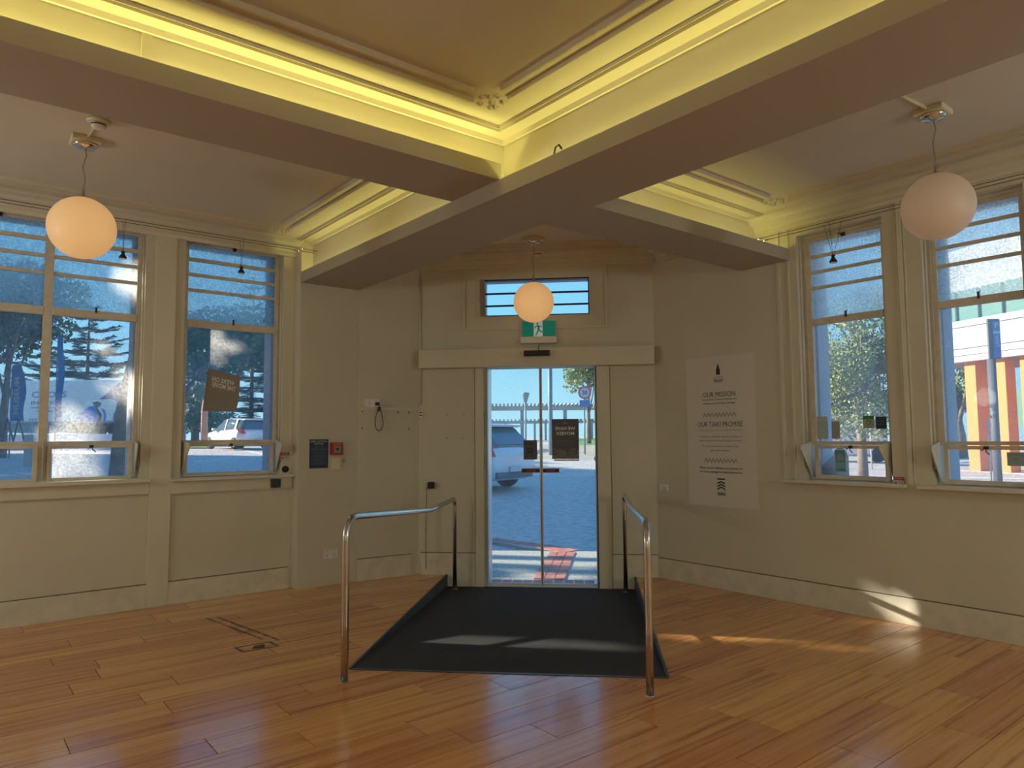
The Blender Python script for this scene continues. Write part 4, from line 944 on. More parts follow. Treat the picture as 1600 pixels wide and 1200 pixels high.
# ------------------------------------------------------------------ floor hatch and tape remains
T_ = tag(empty('floor_hatch', atZ(400, 1011, 0)), 'black outlined rectangular floor box lid with a dark slot in the boards', 'floor box')
P4 = [atZ(x, y, 0) for x, y in ((365, 1012), (423, 1002.5), (436, 1009), (379, 1019.5))]
mb = MB()
for i in range(4):
    a, b = P4[i], P4[(i+1) % 4]; c = sum(P4, Vector())/4
    mb.add([a, b, b.lerp(c, .14), a.lerp(c, .14), a+Vector((0, 0, .002)), b+Vector((0, 0, .002)), b.lerp(c, .14)+Vector((0, 0, .002)), a.lerp(c, .14)+Vector((0, 0, .002))], [(0, 1, 2, 3), (4, 5, 6, 7), (0, 1, 5, 4), (1, 2, 6, 5), (2, 3, 7, 6), (3, 0, 4, 7)])
mb.build('lid_frame', TAPE, T_)
P4 = [atZ(x, y, 0) for x, y in ((394, 1013.5), (397, 1009.5), (414, 1007), (413, 1012))]
MB().add(P4+[p+Vector((0, 0, .003)) for p in P4], [(0, 1, 2, 3), (4, 5, 6, 7), (0, 1, 5, 4), (1, 2, 6, 5), (2, 3, 7, 6), (3, 0, 4, 7)]).build('finger_slot', BLACK, T_)
for i, (a, b, wd) in enumerate((((323, 966), (414, 1000), .018), ((340, 964.5), (436, 1000), .022))):
    pa, pb = atZ(*a, 0), atZ(*b, 0); d_ = (pb-pa).normalized(); s_ = Vector((-d_.y, d_.x, 0))*wd/2
    mb = MB(); t = 0
    while t < .97:
        e2 = min(1, t+random.uniform(.08, .3)); q0, q1 = pa.lerp(pb, t), pa.lerp(pb, e2); jit = s_*random.uniform(.5, 1.1)
        V_ = [q0-jit, q1-jit, q1+jit*.8, q0+jit]; mb.add(V_+[p+Vector((0, 0, .0015)) for p in V_], [(0, 1, 2, 3), (4, 5, 6, 7), (0, 1, 5, 4), (1, 2, 6, 5), (2, 3, 7, 6), (3, 0, 4, 7)]); t = e2+random.uniform(.0, .04)
    tag(mb.build('tape_residue', TAPE), ('worn black tape line on the floor, the one nearer the camera', 'worn black tape line on the floor, the one nearer the wall')[i], 'tape')
# worn caulk joint of the cove duct
# ================================================================== OUTSIDE
def ground():
    n = 90; us = [-70+ (190)*(i/n) for i in range(n+1)]
    xs = sorted(set([round(-60+i*2.0, 3) for i in range(100)]+[round(2+i*.5, 3) for i in range(60)])); ys = xs
    idx = {}; mb = MB()
    for i, X_ in enumerate(xs):
        for j, Y_ in enumerate(ys): mb.v.append((X_, Y_, ground_z(X_, Y_)))
    m = len(ys)
    for i in range(len(xs)-1):
        for j in range(len(ys)-1):
            if xs[i+1] <= 6.2 and ys[j+1] <= 7.2: continue
            if xs[i] < -30 and ys[j] < 0: continue
            mb.faces.append((i*m+j, (i+1)*m+j, (i+1)*m+j+1, i*m+j+1)); mb.sm.append(True)
    o = mb.build('ground', ASPH, recalc=False); struct(o)
ground()
def patch(pxs, name, m, dz, n=1, parent=None, world=False):
    """a thin surface draped on the ground, given by corner points on the ground"""
    P = [Vector((p[0], p[1], 0)) for p in pxs] if world else [gat(x, y) for x, y in pxs]
    a, b, c, d = P; K = 8; mb = MB(); 
    for i in range(K+1):
        for j in range(K+1):
            q = a.lerp(b, i/K).lerp(d.lerp(c, i/K), j/K); mb.v.append((q.x, q.y, ground_z(q.x, q.y)+dz))
    for i in range(K):
        for j in range(K): mb.faces.append((i*(K+1)+j, (i+1)*(K+1)+j, (i+1)*(K+1)+j+1, i*(K+1)+j+1)); mb.sm.append(True)
    return mb.build(name, m, parent, recalc=False)
# pavement slab round the building with red brick bands
OW = 2.35
pv = MB(); P = clip([(-8, 7.45), (6.4, 7.45), (6.4, -8), (8.75, -8), (8.75, 9.8), (-8, 9.8)], S2, S2, 10.25)
pv.slab([(-8, 7.45), (3.5, 7.45), (3.6, 9.75), (-8, 9.75)], -.4, -.125)
pv.slab([(6.35, -8), (8.8, -8), (8.8, 4.7), (6.35, 4.0)], -.4, -.125)
pv.slab([(3.5, 7.45), (6.35, 4.0), (8.8, 4.7), (8.75, 5.7), (7.6, 6.9), (6.4, 8.1), (5.1, 9.4), (3.6, 9.75)], -.4, -.1249)
pav = pv.build('pavement', AGG); struct(pav)
def bricks(p0, p1, across, along, cols, m=BRICKM, z=-.1245, parent=pav):
    p0, p1 = Vector(p0), Vector(p1); d = (p1-p0).normalized(); s_ = Vector((-d.y, d.x)); L_ = (p1-p0).length; k = 0
    proto = None
    while k*along < L_-along*.5:
        for c in range(cols):
            o_ = p0+d*(k*along)+s_*((c-cols/2)*across); g_ = .006
            q = [o_+d*g_+s_*g_, o_+d*(along-g_)+s_*g_, o_+d*(along-g_)+s_*(across-g_), o_+d*g_+s_*(across-g_)]
            if proto is None:
                pm = MB(); pm.box(g_, along-g_, g_, across-g_, 0, .012); proto = pm.build('brick', m, parent); oo = proto
            else: oo = proto.copy(); COL.objects.link(oo); oo.parent = parent
            oo.matrix_basis = Matrix.Translation((o_.x, o_.y, z+random.uniform(-.002, .002))) @ Matrix.Rotation(math.atan2(d.y, d.x), 4, 'Z')
        k += 1
def gw_at(x, y, z=-.12): p_ = atZ(x, y, z); return (p_.x, p_.y)
bricks(gw_at(768, 842), gw_at(846, 853), .11, .22, 2)
bricks(gw_at(846, 853), gw_at(888, 861), .11, .22, 3)
bricks(gw_at(858, 905), gw_at(880, 861), .12, .24, 3)
a_, b_ = gw_at(768, 909), gw_at(930, 911); bricks(a_, b_, .23, .115, 1)
# road markings, kerb, lawn
def band(pts, wd, name, m, dz, label=None, cat=None, h=0):
    G = [gat(x, y) for x, y in pts]; mb = MB(); P_ = []
    for a, b in zip(G, G[1:]):
        for k in range(6): P_.append(a.lerp(b, k/6))
    P_.append(G[-1]); vs = []; fs = []
    for i, p in enumerate(P_):
        d = (P_[min(i+1, len(P_)-1)]-P_[max(i-1, 0)]); d.z = 0; d.normalize(); s_ = Vector((-d.y, d.x, 0))*wd/2; z = ground_z(p.x, p.y)
        for q, zz in ((p-s_, z-.02), (p-s_, z+dz), (p+s_, z+dz), (p+s_, z-.02)): vs.append((q.x, q.y, zz))
        if i: fs += [(4*(i-1)+k, 4*(i-1)+k+1, 4*i+k+1, 4*i+k) for k in range(3)]
    mb.add(vs, fs); o = mb.build(name, m, None, recalc=False)
    return o
struct(band([(846, 717), (932, 719)], .5, 'ground_kerb', KERB, .12))
struct(band([(765, 716), (846, 717)], .5, 'ground_kerb_left', KERB, .12))
patch([(846, 716), (846, 697), (1010, 697), (960, 718)], 'ground_path', TANPATH, .05)['kind'] = 'structure'
for k, (x0, x1, y) in enumerate(((768, 790, 784), (800, 830, 761), (848, 930, 743))):
    o = band([(x0, y), (x1, y+.5)], .12, 'ground_line', LINE, .006); struct(o)
for q in (([(0, 726), (120, 728), (215, 731)]), ([(300, 722), (360, 716), (425, 714.5)]), ([(360, 700), (385, 704), (424, 712)]), ([(1495, 746), (1600, 748)])):
    struct(band(q, .14, 'ground_line', LINE, .008))
g_ = patch([(905, 697), (903, 686), (1010, 686), (1010, 697)], 'lawn', GRASS, .06); tag(g_, 'strip of green grass beyond the road behind the door', 'grass'); g_['kind'] = 'stuff'
def far_patch(x0, x1, d0, d1, dz, name, m):
    P = [gpt(x0, d0), gpt(x1, d0), gpt(x1, d1), gpt(x0, d1)]
    return patch(P, name, m, dz, world=True)
g_ = far_patch(-60, 326, 36, 60, .05, 'lawn', GRASS); tag(g_, 'sunlit green lawn under the trees in the left window', 'grass'); g_['kind'] = 'stuff'
# ------------------------------------------------------------------ trees
def leaves(C_, n, size, m, name, parent, flat=0.0):
    """C_: list of (centre, radii); quads scattered near the shells"""
    vs = np.zeros((0, 3)); w = np.array([r[0]*r[1]+.01 for _, r in C_]); w /= w.sum(); cnt = RNG.multinomial(n, w); out = []
    for (c, r), k in zip(C_, cnt):
        d = RNG.normal(size=(k, 3)); d /= np.linalg.norm(d, axis=1)[:, None]; rad = RNG.uniform(.35, 1.0, (k, 1))**.6
        out.append(np.array(c)+d*rad*np.array(r))
    Pn = np.concatenate(out); k = len(Pn); a = RNG.normal(size=(k, 3)); a[:, 2] *= (1-flat); a /= np.linalg.norm(a, axis=1)[:, None]
    b = np.cross(a, RNG.normal(size=(k, 3))); b /= np.linalg.norm(b, axis=1)[:, None]; s_ = size*RNG.uniform(.6, 1.4, (k, 1))
    V_ = np.stack([Pn-a*s_, Pn+b*s_*.5, Pn+a*s_, Pn-b*s_*.5], 1).reshape(-1, 3)
    return leafmesh(V_, name, m, parent)
def leafmesh(V_, name, m, parent):
    k = len(V_)//4; me = bpy.data.meshes.new(name); me.vertices.add(4*k); me.vertices.foreach_set('co', V_.astype(np.float32).ravel())
    me.loops.add(4*k); me.loops.foreach_set('vertex_index', np.arange(4*k, dtype=np.int32)); me.polygons.add(k)
    me.polygons.foreach_set('loop_start', np.arange(0, 4*k, 4, dtype=np.int32)); me.update(calc_edges=True); me.materials.append(m)
    o = bpy.data.objects.new(name, me); COL.objects.link(o); o['kind'] = 'stuff'
    if parent: o.parent = parent; o.matrix_parent_inverse = parent.matrix_basis.inverted()
    return o
def broadleaf(base, h, cr, m, label, n=2600, size=.16, trunk=.22, group=None, blobs=12, low=.35, lean=(0, 0)):
    T = tag(empty('broadleaf_tree', base), label, 'tree', group); base = Vector(base)
    top = base+Vector((lean[0], lean[1], h*.75))
    mb = MB(); mb.tube([tuple(base-Vector((0, 0, .2))), tuple(base.lerp(top, .3)), tuple(base.lerp(top, .65)+Vector((.1, .1, 0))), tuple(top)], trunk, 9, radii=[trunk*1.2, trunk, trunk*.6, trunk*.15])
    C_ = []
    for k in range(blobs):
        q = 2*PI*k/blobs*2.4; rr = cr*random.uniform(.25, .8); zz = base.z+h*random.uniform(low, .92)
        c = Vector((base.x+lean[0]*.8+rr*math.cos(q), base.y+lean[1]*.8+rr*math.sin(q), zz)); C_.append((tuple(c), (cr*random.uniform(.28, .48),)*2+(h*random.uniform(.10, .18),)))
        if k % 2 == 0: mb.tube([tuple(base.lerp(top, .35+.04*k)), tuple((base.lerp(top, .5+.03*k)+c)/2+Vector((0, 0, -.1))), tuple(c)], .05, 6, radii=[trunk*.4, trunk*.25, trunk*.08])
    mb.build('trunk', BARK, T); leaves(C_, n, size, m, 'foliage', T)
    return T
def norfolk(base, h, r, label, tiers=13, z0=.12, m=PINE, seed=0, dens=26, trunk=.22, droop=.1):
    rg = random.Random(seed); T = tag(empty('norfolk_pine', base), label, 'tree'); base = Vector(base)
    MB().tube([tuple(base-Vector((0, 0, .2))), tuple(base+Vector((0, 0, h*.5))), tuple(base+Vector((0, 0, h)))], trunk, 9, radii=[trunk, trunk*.6, .03]).build('trunk', BARK, T)
    br = MB(); pts = []
    for t in range(tiers):
        f_ = t/(tiers-1); z = h*(z0+(1-z0)*f_); rr = r*(1-f_)**.8+.12; nb = 7
        off = rg.random()*6
        for k in range(nb):
            q = off+2*PI*k/nb+rg.uniform(-.15, .15); d = Vector((math.cos(q), math.sin(q), 0)); rl = rr*rg.uniform(.8, 1.08)
            tip = base+Vector((0, 0, z+rl*.10))+d*rl; md = base+Vector((0, 0, z-rl*droop*.4))+d*rl*.5; br.tube([tuple(base+Vector((0, 0, z))), tuple(md), tuple(tip)], .03, 4, radii=[.045, .03, .01])
            m_ = max(3, int(rl*dens/3))
            for i in range(m_):
                s_ = .2+.8*i/m_; c = (base+Vector((0, 0, z))).lerp(md, min(1, s_*2)) if s_ < .5 else md.lerp(tip, (s_-.5)*2)
                sd = Vector((-d.y, d.x, 0)); ln = rl*.30*(1-s_*.6)
                for sg in (-1, 1):
                    for _ in range(2):
                        e2 = c+sd*sg*ln*rg.uniform(.5, 1)+d*ln*.5+Vector((0, 0, rg.uniform(-.06, .10))); wv = (e2-c).cross(Vector((rg.uniform(-.4, .4), rg.uniform(-.4, .4), 1))).normalized()*rg.uniform(.035, .075)
                        pts += [c-wv, c+wv, e2+wv*.6, e2-wv*.6]
    br.build('branches', BARK, T); leafmesh(np.array([tuple(p) for p in pts]), 'foliage', m, T)
    return T
def at_ground(px, depth, dz=0): p = gpt(px, depth); return (p.x, p.y, p.z+dz)
# left window trees
norfolk(at_ground(133, 55), 11.5, 7.0, 'broad pine with level branches behind the truck in the wide left window', tiers=13, z0=.10, seed=3, dens=30)
norfolk(at_ground(60, 75), 13, 5.5, 'distant pine near the flags in the wide left window', tiers=13, z0=.1, seed=8, dens=24)
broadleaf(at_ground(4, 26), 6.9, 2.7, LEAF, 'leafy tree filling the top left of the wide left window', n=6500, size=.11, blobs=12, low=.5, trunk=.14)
norfolk(at_ground(392, 60), 14, 6.2, 'pine standing behind the white car in the narrow left window', tiers=16, z0=.08, seed=5, dens=30)
broadleaf(at_ground(305, 50), 5.5, 3.2, LEAF, 'round dark tree at the left of the narrow left window', n=5200, size=.13, blobs=12, low=.2, trunk=.25)
# big leaning trunk
b0 = Vector(at_ground(193, 15)); tp = far(224, 515, 17); tp2 = far(262, 440, 18)
T = tag(empty('leaning_tree', b0), 'large dark leaning tree trunk between the two left windows with overhanging boughs', 'tree')
mb = MB(); mb.tube([tuple(b0-Vector((0, 0, .3))), tuple(far(196, 650, 15.2)), tuple(far(204, 600, 15.8)), tuple(tp), tuple(tp2)], .3, 12, radii=[.30, .21, .18, .16, .12]); mb.build('trunk', BARK, T)
mb = MB(); C_ = []
for (pts, r_) in (([(224, 515, 17), (285, 615, 14.5), (320, 575, 15), (355, 530, 16)], .12), ([(262, 440, 18), (300, 520, 16), (350, 500, 17), (425, 540, 18)], .15)):
    q = [far(*p_) for p_ in pts]; mb.tube([tuple(v) for v in q], r_, 8, radii=[r_*(1-.6*i/(len(q)-1)) for i in range(len(q))])
    C_ += [(tuple(q[-1]), (1.0, 1.0, .35)), (tuple(q[-2]), (.9, .9, .3))]
mb.build('boughs', BARK, T)
for (x, y, d, a, c) in ((310, 520, 17, 1.0, .35), (360, 515, 18, 1.2, .3), (400, 530, 19, 1.1, .4), (330, 548, 17, .7, .2), (405, 560, 20, 1.0, .25)):
    C_.append((tuple(far(x, y, d)), (a, a, c)))
leaves(C_, 5200, .075, LEAF, 'foliage', T, flat=.4)
T = tag(empty('park_tree', at_ground(319, 34)), 'thin sunlit trunk with dark foliage behind the askew poster', 'tree')
q = [far(319, 690, 34), far(320, 640, 34), far(326, 590, 34), far(335, 540, 34)]
MB().tube([tuple(v) for v in q], .2, 9, radii=[.17, .15, .13, .10]).build('trunk', mat('ruddy_bark', (.42, .24, .16), .9, var=.2, vscale=3), T)
leaves([(tuple(far(340, 545, 34)), (3.2, 3.2, 1.0)), (tuple(far(300, 590, 34)), (1.6, 1.6, .6)), (tuple(far(308, 615, 33)), (.9, .9, .4))], 3600, .12, LEAF, 'foliage', T)
# palms / pohutukawa over the door, right leaf
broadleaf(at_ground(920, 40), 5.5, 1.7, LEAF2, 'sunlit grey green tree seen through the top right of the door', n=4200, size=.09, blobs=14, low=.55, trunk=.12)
# right window tree
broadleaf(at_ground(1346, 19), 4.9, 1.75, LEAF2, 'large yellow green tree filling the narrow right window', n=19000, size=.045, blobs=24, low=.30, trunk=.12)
broadleaf(at_ground(1378, 30), 5.0, 2.0, LEAF, 'darker tree behind the big one in the narrow right window', n=2400, size=.13, blobs=10, low=.2, trunk=.2)
broadleaf(at_ground(1498, 34), 4.6, 1.1, LEAF2, 'slim tree left of the orange columns in the far right window', n=1200, size=.13, blobs=7, low=.5, trunk=.3)
# ------------------------------------------------------------------ cars
def car(loc, yaw, label, L_=4.2, wd=1.76, hgt=1.48, z0=None):
    C_ = tag(empty('hatchback_car', loc), label, 'car')
    ca, sa = math.cos(yaw), math.sin(yaw)
    def fc(x, y, z): return Vector((loc[0]+x*ca-y*sa, loc[1]+x*sa+y*ca, loc[2]+z))
    hw = wd/2
    # x: -L/2 rear ... +L/2 front : (x, half width, z bottom, z belt)
    st = [(-2.10, .70, .42, .78), (-2.07, .80, .28, .92), (-1.85, .86, .20, .98), (-1.2, .88, .18, .97), (0, .88, .18, .93), (1.0, .88, .18, .90), (1.55, .85, .20, .82), (1.95, .78, .24, .70), (2.10, .62, .34, .56)]
    vs = []; fs = []; K = 10
    for x, w, zb, zt in st:
        prof = [(-.82*w, zb), (-w*.97, zb+.10), (-w, (zb+zt)/2), (-w*.985, zt-.10), (-w*.90, zt), (w*.90, zt), (w*.985, zt-.10), (w, (zb+zt)/2), (w*.97, zb+.10), (.82*w, zb)]
        vs += [fc(x*L_/4.2, y*wd/1.76, z) for y, z in prof]
    for i in range(len(st)-1):
        for k in range(K): fs.append((i*K+k, i*K+(k+1) % K, (i+1)*K+(k+1) % K, (i+1)*K+k))
    fs += [tuple(range(K)), tuple((len(st)-1)*K+k for k in range(K))]
    mb = MB(); mb.add(vs, fs, True); mb.build('body', CARW, C_)
    gh = [(-2.02, .74, .70, .90, 1.02), (-1.62, .80, .60, .95, hgt-.06), (-.6, .80, .62, .93, hgt), (.25, .80, .60, .92, hgt-.04), (1.05, .78, .62, .88, .95)]
    vs = []; fs = []
    for x, wb_, wt, zb, zt in gh: vs += [fc(x*L_/4.2, y*wd/1.76, z) for y, z in ((-wb_, zb), (-wt, zt-.03), (-wt*.85, zt), (wt*.85, zt), (wt, zt-.03), (wb_, zb))]
    for i in range(4):
        for k in range(6): fs.append((i*6+k, i*6+(k+1) % 6, (i+1)*6+(k+1) % 6, (i+1)*6+k))
    fs += [tuple(range(6)), tuple(24+k for k in range(6))]
    mb = MB(); mb.add(vs, fs, True); mb.build('glasshouse', CARG, C_)
    mb = MB(); rf = [(-1.74, .60, hgt-.055), (-1.6, .615, hgt-.035), (-.6, .64, hgt+.02), (.3, .62, hgt-.03)]
    vs = []; fs = []
    for x, w, z in rf: vs += [fc(x*L_/4.2, y*wd/1.76, zz) for y, zz in ((-w-.02, z-.05), (-w*.8, z+.01), (w*.8, z+.01), (w+.02, z-.05))]
    for i in range(3): fs += [(i*4+k, i*4+k+1, i*4+5+k, i*4+4+k) for k in range(3)]
    mb.add(vs, fs, True); mb.build('roof', CARW, C_)
    mb = MB(fc); mb.box(-1.86*L_/4.2, -1.66*L_/4.2, -.60, .60, hgt-.085, hgt-.045); mb.build('roof_spoiler', CARW, C_)
    rg_ = MB(fc); xx = -1.93*L_/4.2
    rg_.add([fc(xx-.11, -.60, 1.0), fc(xx-.11, .60, 1.0), fc(xx+.19, .50, hgt-.12), fc(xx+.19, -.50, hgt-.12), fc(xx-.05, -.60, 1.0), fc(xx-.05, .60, 1.0), fc(xx+.25, .50, hgt-.12), fc(xx+.25, -.50, hgt-.12)], [(0, 1, 2, 3), (4, 5, 6, 7), (0, 1, 5, 4), (1, 2, 6, 5), (2, 3, 7, 6), (3, 0, 4, 7)]); rg_.build('rear_window', CARG, C_)
    for s_ in (-1, 1):
        for xw in (-1.28, 1.28):
            w_o = MB(); c = fc(xw*L_/4.2, s_*(wd/2-.10), .31); ax = (fc(0, 1, 0)-fc(0, 0, 0))
            w_o.lathe(tuple(c), [(.20, -.105), (.31, -.09), (.32, 0), (.31, .09), (.20, .105)], 20, axis=tuple(ax)); wo2 = w_o.build('wheel', TYRE, C_)
            MB().lathe(tuple(c+ax*s_*.085), [(.20, 0), (.19, .02*s_), (.05, .024*s_)], 16, axis=tuple(ax)).build('hub_cap', CHROME, wo2)
        MB(fc).prism([(-2.10*L_/4.2, .74), (-1.66*L_/4.2, .90), (-1.76*L_/4.2, 1.0), (-2.06*L_/4.2, .96)], s_*.56, s_*.90).build('tail_light', TAIL, C_)
        MB(fc).box(.55, .72, s_*.88, s_*1.02, .93, 1.04).build('wing_mirror', CARW, C_)
        # pillars
        for (xa, xb) in ((-1.35, -1.22), (-.28, -.20)):
            MB().add([fc(xa, s_*.80, .94), fc(xb, s_*.80, .94), fc(xb+.03, s_*.635, hgt-.03), fc(xa+.03, s_*.635, hgt-.03), fc(xa, s_*.82, .94), fc(xb, s_*.82, .94), fc(xb+.03, s_*.655, hgt-.03), fc(xa+.03, s_*.655, hgt-.03)], [(0, 1, 2, 3), (4, 5, 6, 7), (0, 1, 5, 4), (1, 2, 6, 5), (2, 3, 7, 6), (3, 0, 4, 7)]).build('pillar', CARW, C_)
    MB(fc).box(-2.13*L_/4.2, -2.05*L_/4.2, -.66, .66, .26, .40).build('lower_bumper', GREYP, C_, bevel=.02)
    pl = MB(fc).box(-2.145*L_/4.2, -2.125*L_/4.2, -.20, .20, .40, .52).build('number_plate', PALE, C_)
    return C_, fc
ya = YAW+.92; l1 = gpt(801, 15.9); l1 = l1+Vector((math.cos(ya), math.sin(ya), 0))*2.05; l1.z = ground_z(l1.x, l1.y)
car(tuple(l1), ya, 'white hatchback parked close outside, its rear showing through the left door leaf')
l2 = gpt(372, 35.5)
car(tuple(l2), math.atan2(FW.y, FW.x)+.83, 'distant white hatchback parked under the trees in the narrow left window')
# ------------------------------------------------------------------ colonnade beyond the road
Dp = 62
def fP(u, w, z): # plane facing the viewer at depth Dp, u metres to the right of the optical axis
    c = EYE+Vector((FW.x, FW.y, 0)).normalized()*(Dp-w)+R0*u; return Vector((c.x, c.y, z))
def pu(x): return (x-800)*Dp/F
def pz(y): return 1.5+(682-y)*Dp/F
Cn = tag(empty('colonnade', fP(pu(850), 0, 1.0)), 'long pale two-tier colonnade beyond the road behind the glass door', 'colonnade')
MB(fP).box(pu(700), pu(1010), -1.2, .3, pz(641), pz(635)).build('upper_beam', CONC, Cn)
MB(fP).box(pu(700), pu(1010), -.9, .4, pz(662), pz(658)).build('lower_beam', CONC, Cn)
for k in range(52): MB(fP).box(pu(702+k*6), pu(704.5+k*6), -1.6, .7, pz(634.6), pz(631)).build('rafter', CONC, Cn)
for k in range(52): MB(fP).box(pu(702+k*6), pu(704+k*6), -1.2, .6, pz(658), pz(655.5)).build('slat', CONC, Cn)
for x in (745, 815.5, 883, 952): MB(fP).box(pu(x-2.6), pu(x+2.6), -.6, -.2, .9, pz(641)).build('tall_column', CONC, Cn)
for x in (720, 790, 835, 852, 924, 985): MB(fP).box(pu(x-1.6), pu(x+1.6), -.2, .15, .9, pz(662)).build('short_column', CONC, Cn)
# poles and signs seen through the door
def post(px, ybase, ytop, depth, r, label, name='street_post', m=POLE, cat='post', head=None):
    b = at_ground(px, depth); t = far(px, ytop, depth)
    o = tag(empty(name, b), label, cat)
    MB().tube([b, (b[0], b[1], t.z)], r, 10).build('post', m, o)
    return o, Vector((b[0], b[1], t.z))
o, t = post(821.5, 690, 622, 50, .07, 'slim lamp post before the colonnade in the left door leaf', 'lamp_post')
MB().lathe(tuple(t), [(.10, -.3), (.28, .3), (.30, .36), (.05, .42)], 12).build('lamp_head', POLE, o)
o, t = post(860.5, 690, 540, 26, .085, 'tall thick grey pole in the middle of the right door leaf', 'street_pole')
MB().lathe((t.x, t.y, t.z-.1), [(.09, 0), (.07, .12)], 12).build('pole_cap', POLE, o)
o, t = post(913.5, 708, 640, 27, .035, 'round red-rimmed speed limit sign on a thin post outside the door', 'speed_sign', cat='sign')
c = far(913.5, 613.5, 26.9)
MB().tube([tuple(t), tuple(far(913.5, 603, 27))], .035, 8).build('upper_post', POLE, o)
ax = -Vector((FW.x, FW.y, 0)).normalized(); PNK = mat('faded_red_rim', (.55, .16, .16), .6)
MB().lathe(tuple(c), [(.25, 0), (.25, .02)], 32, axis=tuple(ax)).build('sign_rim', PNK, o)
MB().lathe(tuple(c+ax*.021), [(.185, 0), (.185, .004)], 32, axis=tuple(ax)).build('sign_face', PAPER, o)
def fS(u, w, z): q = c+R0*u+ax*w; return Vector((q.x, q.y, z))
text(fS, '30', 0, c.z, .03, .19, .17, BLUE2, o, bold=True)
z_ = far(913.5, 631, 26.9).z; MB(fS).box(-.20, .20, 0, .02, z_-.12, z_+.14).build('lower_plate', mat('blue_plate', (.16, .24, .5), .6), o)
# ------------------------------------------------------------------ truck trailer with bird picture
Dt = 43
def fT(u, w, z): q = EYE+Vector((FW.x, FW.y, 0)).normalized()*(Dt-w)+R0*u; return Vector((q.x, q.y, z))
def tu(x): return (x-800)*Dt/F/1.0
def tz_(x, y): return far(x, y, Dt).z
def tuv(x, y):
    p = far(x, y, Dt); return (p-EYE).dot(R0), p.z
ztop = tz_(90, 594); zbot = tz_(90, 661)
Tk = tag(empty('removal_trailer', fT(tu(60), 0, 1.0)), 'long white removals trailer with blue bird picture in the wide left window', 'truck')
MB(fT).box(tuv(-70, 600)[0], tuv(194, 600)[0], -2.4, 0, zbot, ztop).build('box_body', TRUCKW, Tk, bevel=.03)
MB(fT).box(tuv(-70, 600)[0], tuv(194, 600)[0], -.02, .03, zbot-.03, zbot+.10).build('lower_rail', GREYB, Tk)
MB(fT).box(tuv(-70, 600)[0], tuv(190, 600)[0], -2.0, -.4, zbot-.5, zbot-.03).build('chassis', GREYP, Tk)
MB(fT).box(tuv(8, 600)[0], tuv(110, 600)[0], -.2, -.15, zbot-.55, zbot-.05).build('side_guard', GREYB, Tk)
for x in (-40, -15, 128, 150, 178):
    u = tuv(x, 600)[0]; MB(fT).lathe((u, -.3, zbot-.42), [(.25, -.14), (.48, -.12), (.5, 0), (.48, .12), (.25, .14)], 20, axis=tuple(-FW)).build('wheel', TYRE, Tk)
def tpoly(P, w, nm, m): MB(fT).prism([tuv(x, y) for x, y in P], w, w+.01).build(nm, m, Tk)
tpoly([(151, 627), (186, 597), (187, 628), (176, 624), (165, 623)], .0, 'bird_tail', BLUE2)
tpoly([(116, 659), (122, 648), (138, 636), (146, 634), (152, 642), (154, 655), (150, 660)], .012, 'bird_wing', BLUE1)
tpoly([(131, 631), (136, 627), (150, 624), (170, 624), (184, 629), (186, 655), (162, 659), (152, 640), (144, 634), (133, 634)], .006, 'bird_body', mat('pale_white_print', (.75, .80, .92), .5))
tpoly([(144, 629), (152, 627), (158, 630), (157, 634), (152, 637), (160, 648), (158, 660), (151, 662), (155, 650), (150, 639)], .02, 'bird_neck', mat('dark_slate_print', (.05, .08, .09), .6))
tpoly([(158, 638), (164, 640), (167, 650), (165, 658), (162, 657), (163, 648)], .02, 'bird_stripe', BLUE1)
tpoly([(178, 646), (180, 643), (178, 655), (176, 658)], .02, 'bird_stripe', BLUE1)
def ttext(s_, x0, x1, y, hp, m=GREYB):
    (ua, za), (ub, zb) = tuv(x0, y), tuv(x1, y); text(fT, s_, (ua+ub)/2, za, .012, ub-ua, hp*Dt/F, m, Tk, bold=True, rot=0)
ttext('&', 8, 16, 616.5, 10); ttext('CHOLS', 48, 103, 616.5, 10); ttext('D', 9, 14, 629.5, 6); ttext('ING  IO', 48, 90, 629.5, 6); ttext('INTERNATIONAL TRANSPORT', 48, 104, 637, 2.4)
ttext('0800  MOVING', 56, 104, 642.5, 2.2)
# ------------------------------------------------------------------ feather banners
def banner(px, ytop, ybot, wpx, depth, label, txt=None, curve=3, m=FLAGB):
    k = depth/F; c = far(px, ybot, depth); b = at_ground(px-wpx/2, depth)
    def fB(u, w, z): q = Vector((c.x, c.y, 0))+R0*u+ax*w; return Vector((q.x, q.y, z))
    o = tag(empty('feather_banner', b), label, 'banner'); zt = far(px, ytop, depth).z; zb = c.z; H_ = zt-zb; w = wpx*k
    MB(fB).tube([(-w/2, 0, b[2]), (-w/2, 0, zb), (-w/2-.02, 0, zb+H_*.7), (-w/2+w*.12, 0, zt), (w*.15, 0, zt+.08)], .025, 8).build('banner_pole', POLE, o)
    L_ = []; R_ = []
    for i in range(11):
        t = i/10; L_.append((-w/2, zb+H_*t)); R_.append((w/2*(1-max(0, t-.72)**2*9), zb+.25*w*0+H_*t))
    vs = []; fs = []
    for t_ in (.0, .012):
        for i in range(11):
            for (u, z) in (L_[i], R_[i]): vs.append(fB(u, t_+.06*math.sin(i*.9), z))
    for i in range(10): fs += [(2*i, 2*i+1, 2*i+3, 2*i+2), (22+2*i, 22+2*i+2, 22+2*i+3, 22+2*i+1)]
    mb = MB(); mb.add(vs, fs, True); mb.build('banner_cloth', m, o)
    if txt:
        cz = far(px, (ytop*.45+ybot*.55), depth).z; text(fB, txt, 0, cz, .10, H_*.66, w*.40, PAPER, o, rot=PI/2, bold=True)
banner(27, 570, 658, 21, 26, 'blue feather banner reading MUSEUM in the wide left window', 'MUSEUM')
banner(92, 524, 652, 10, 25, 'narrow blue feather banner without lettering in the wide left window')
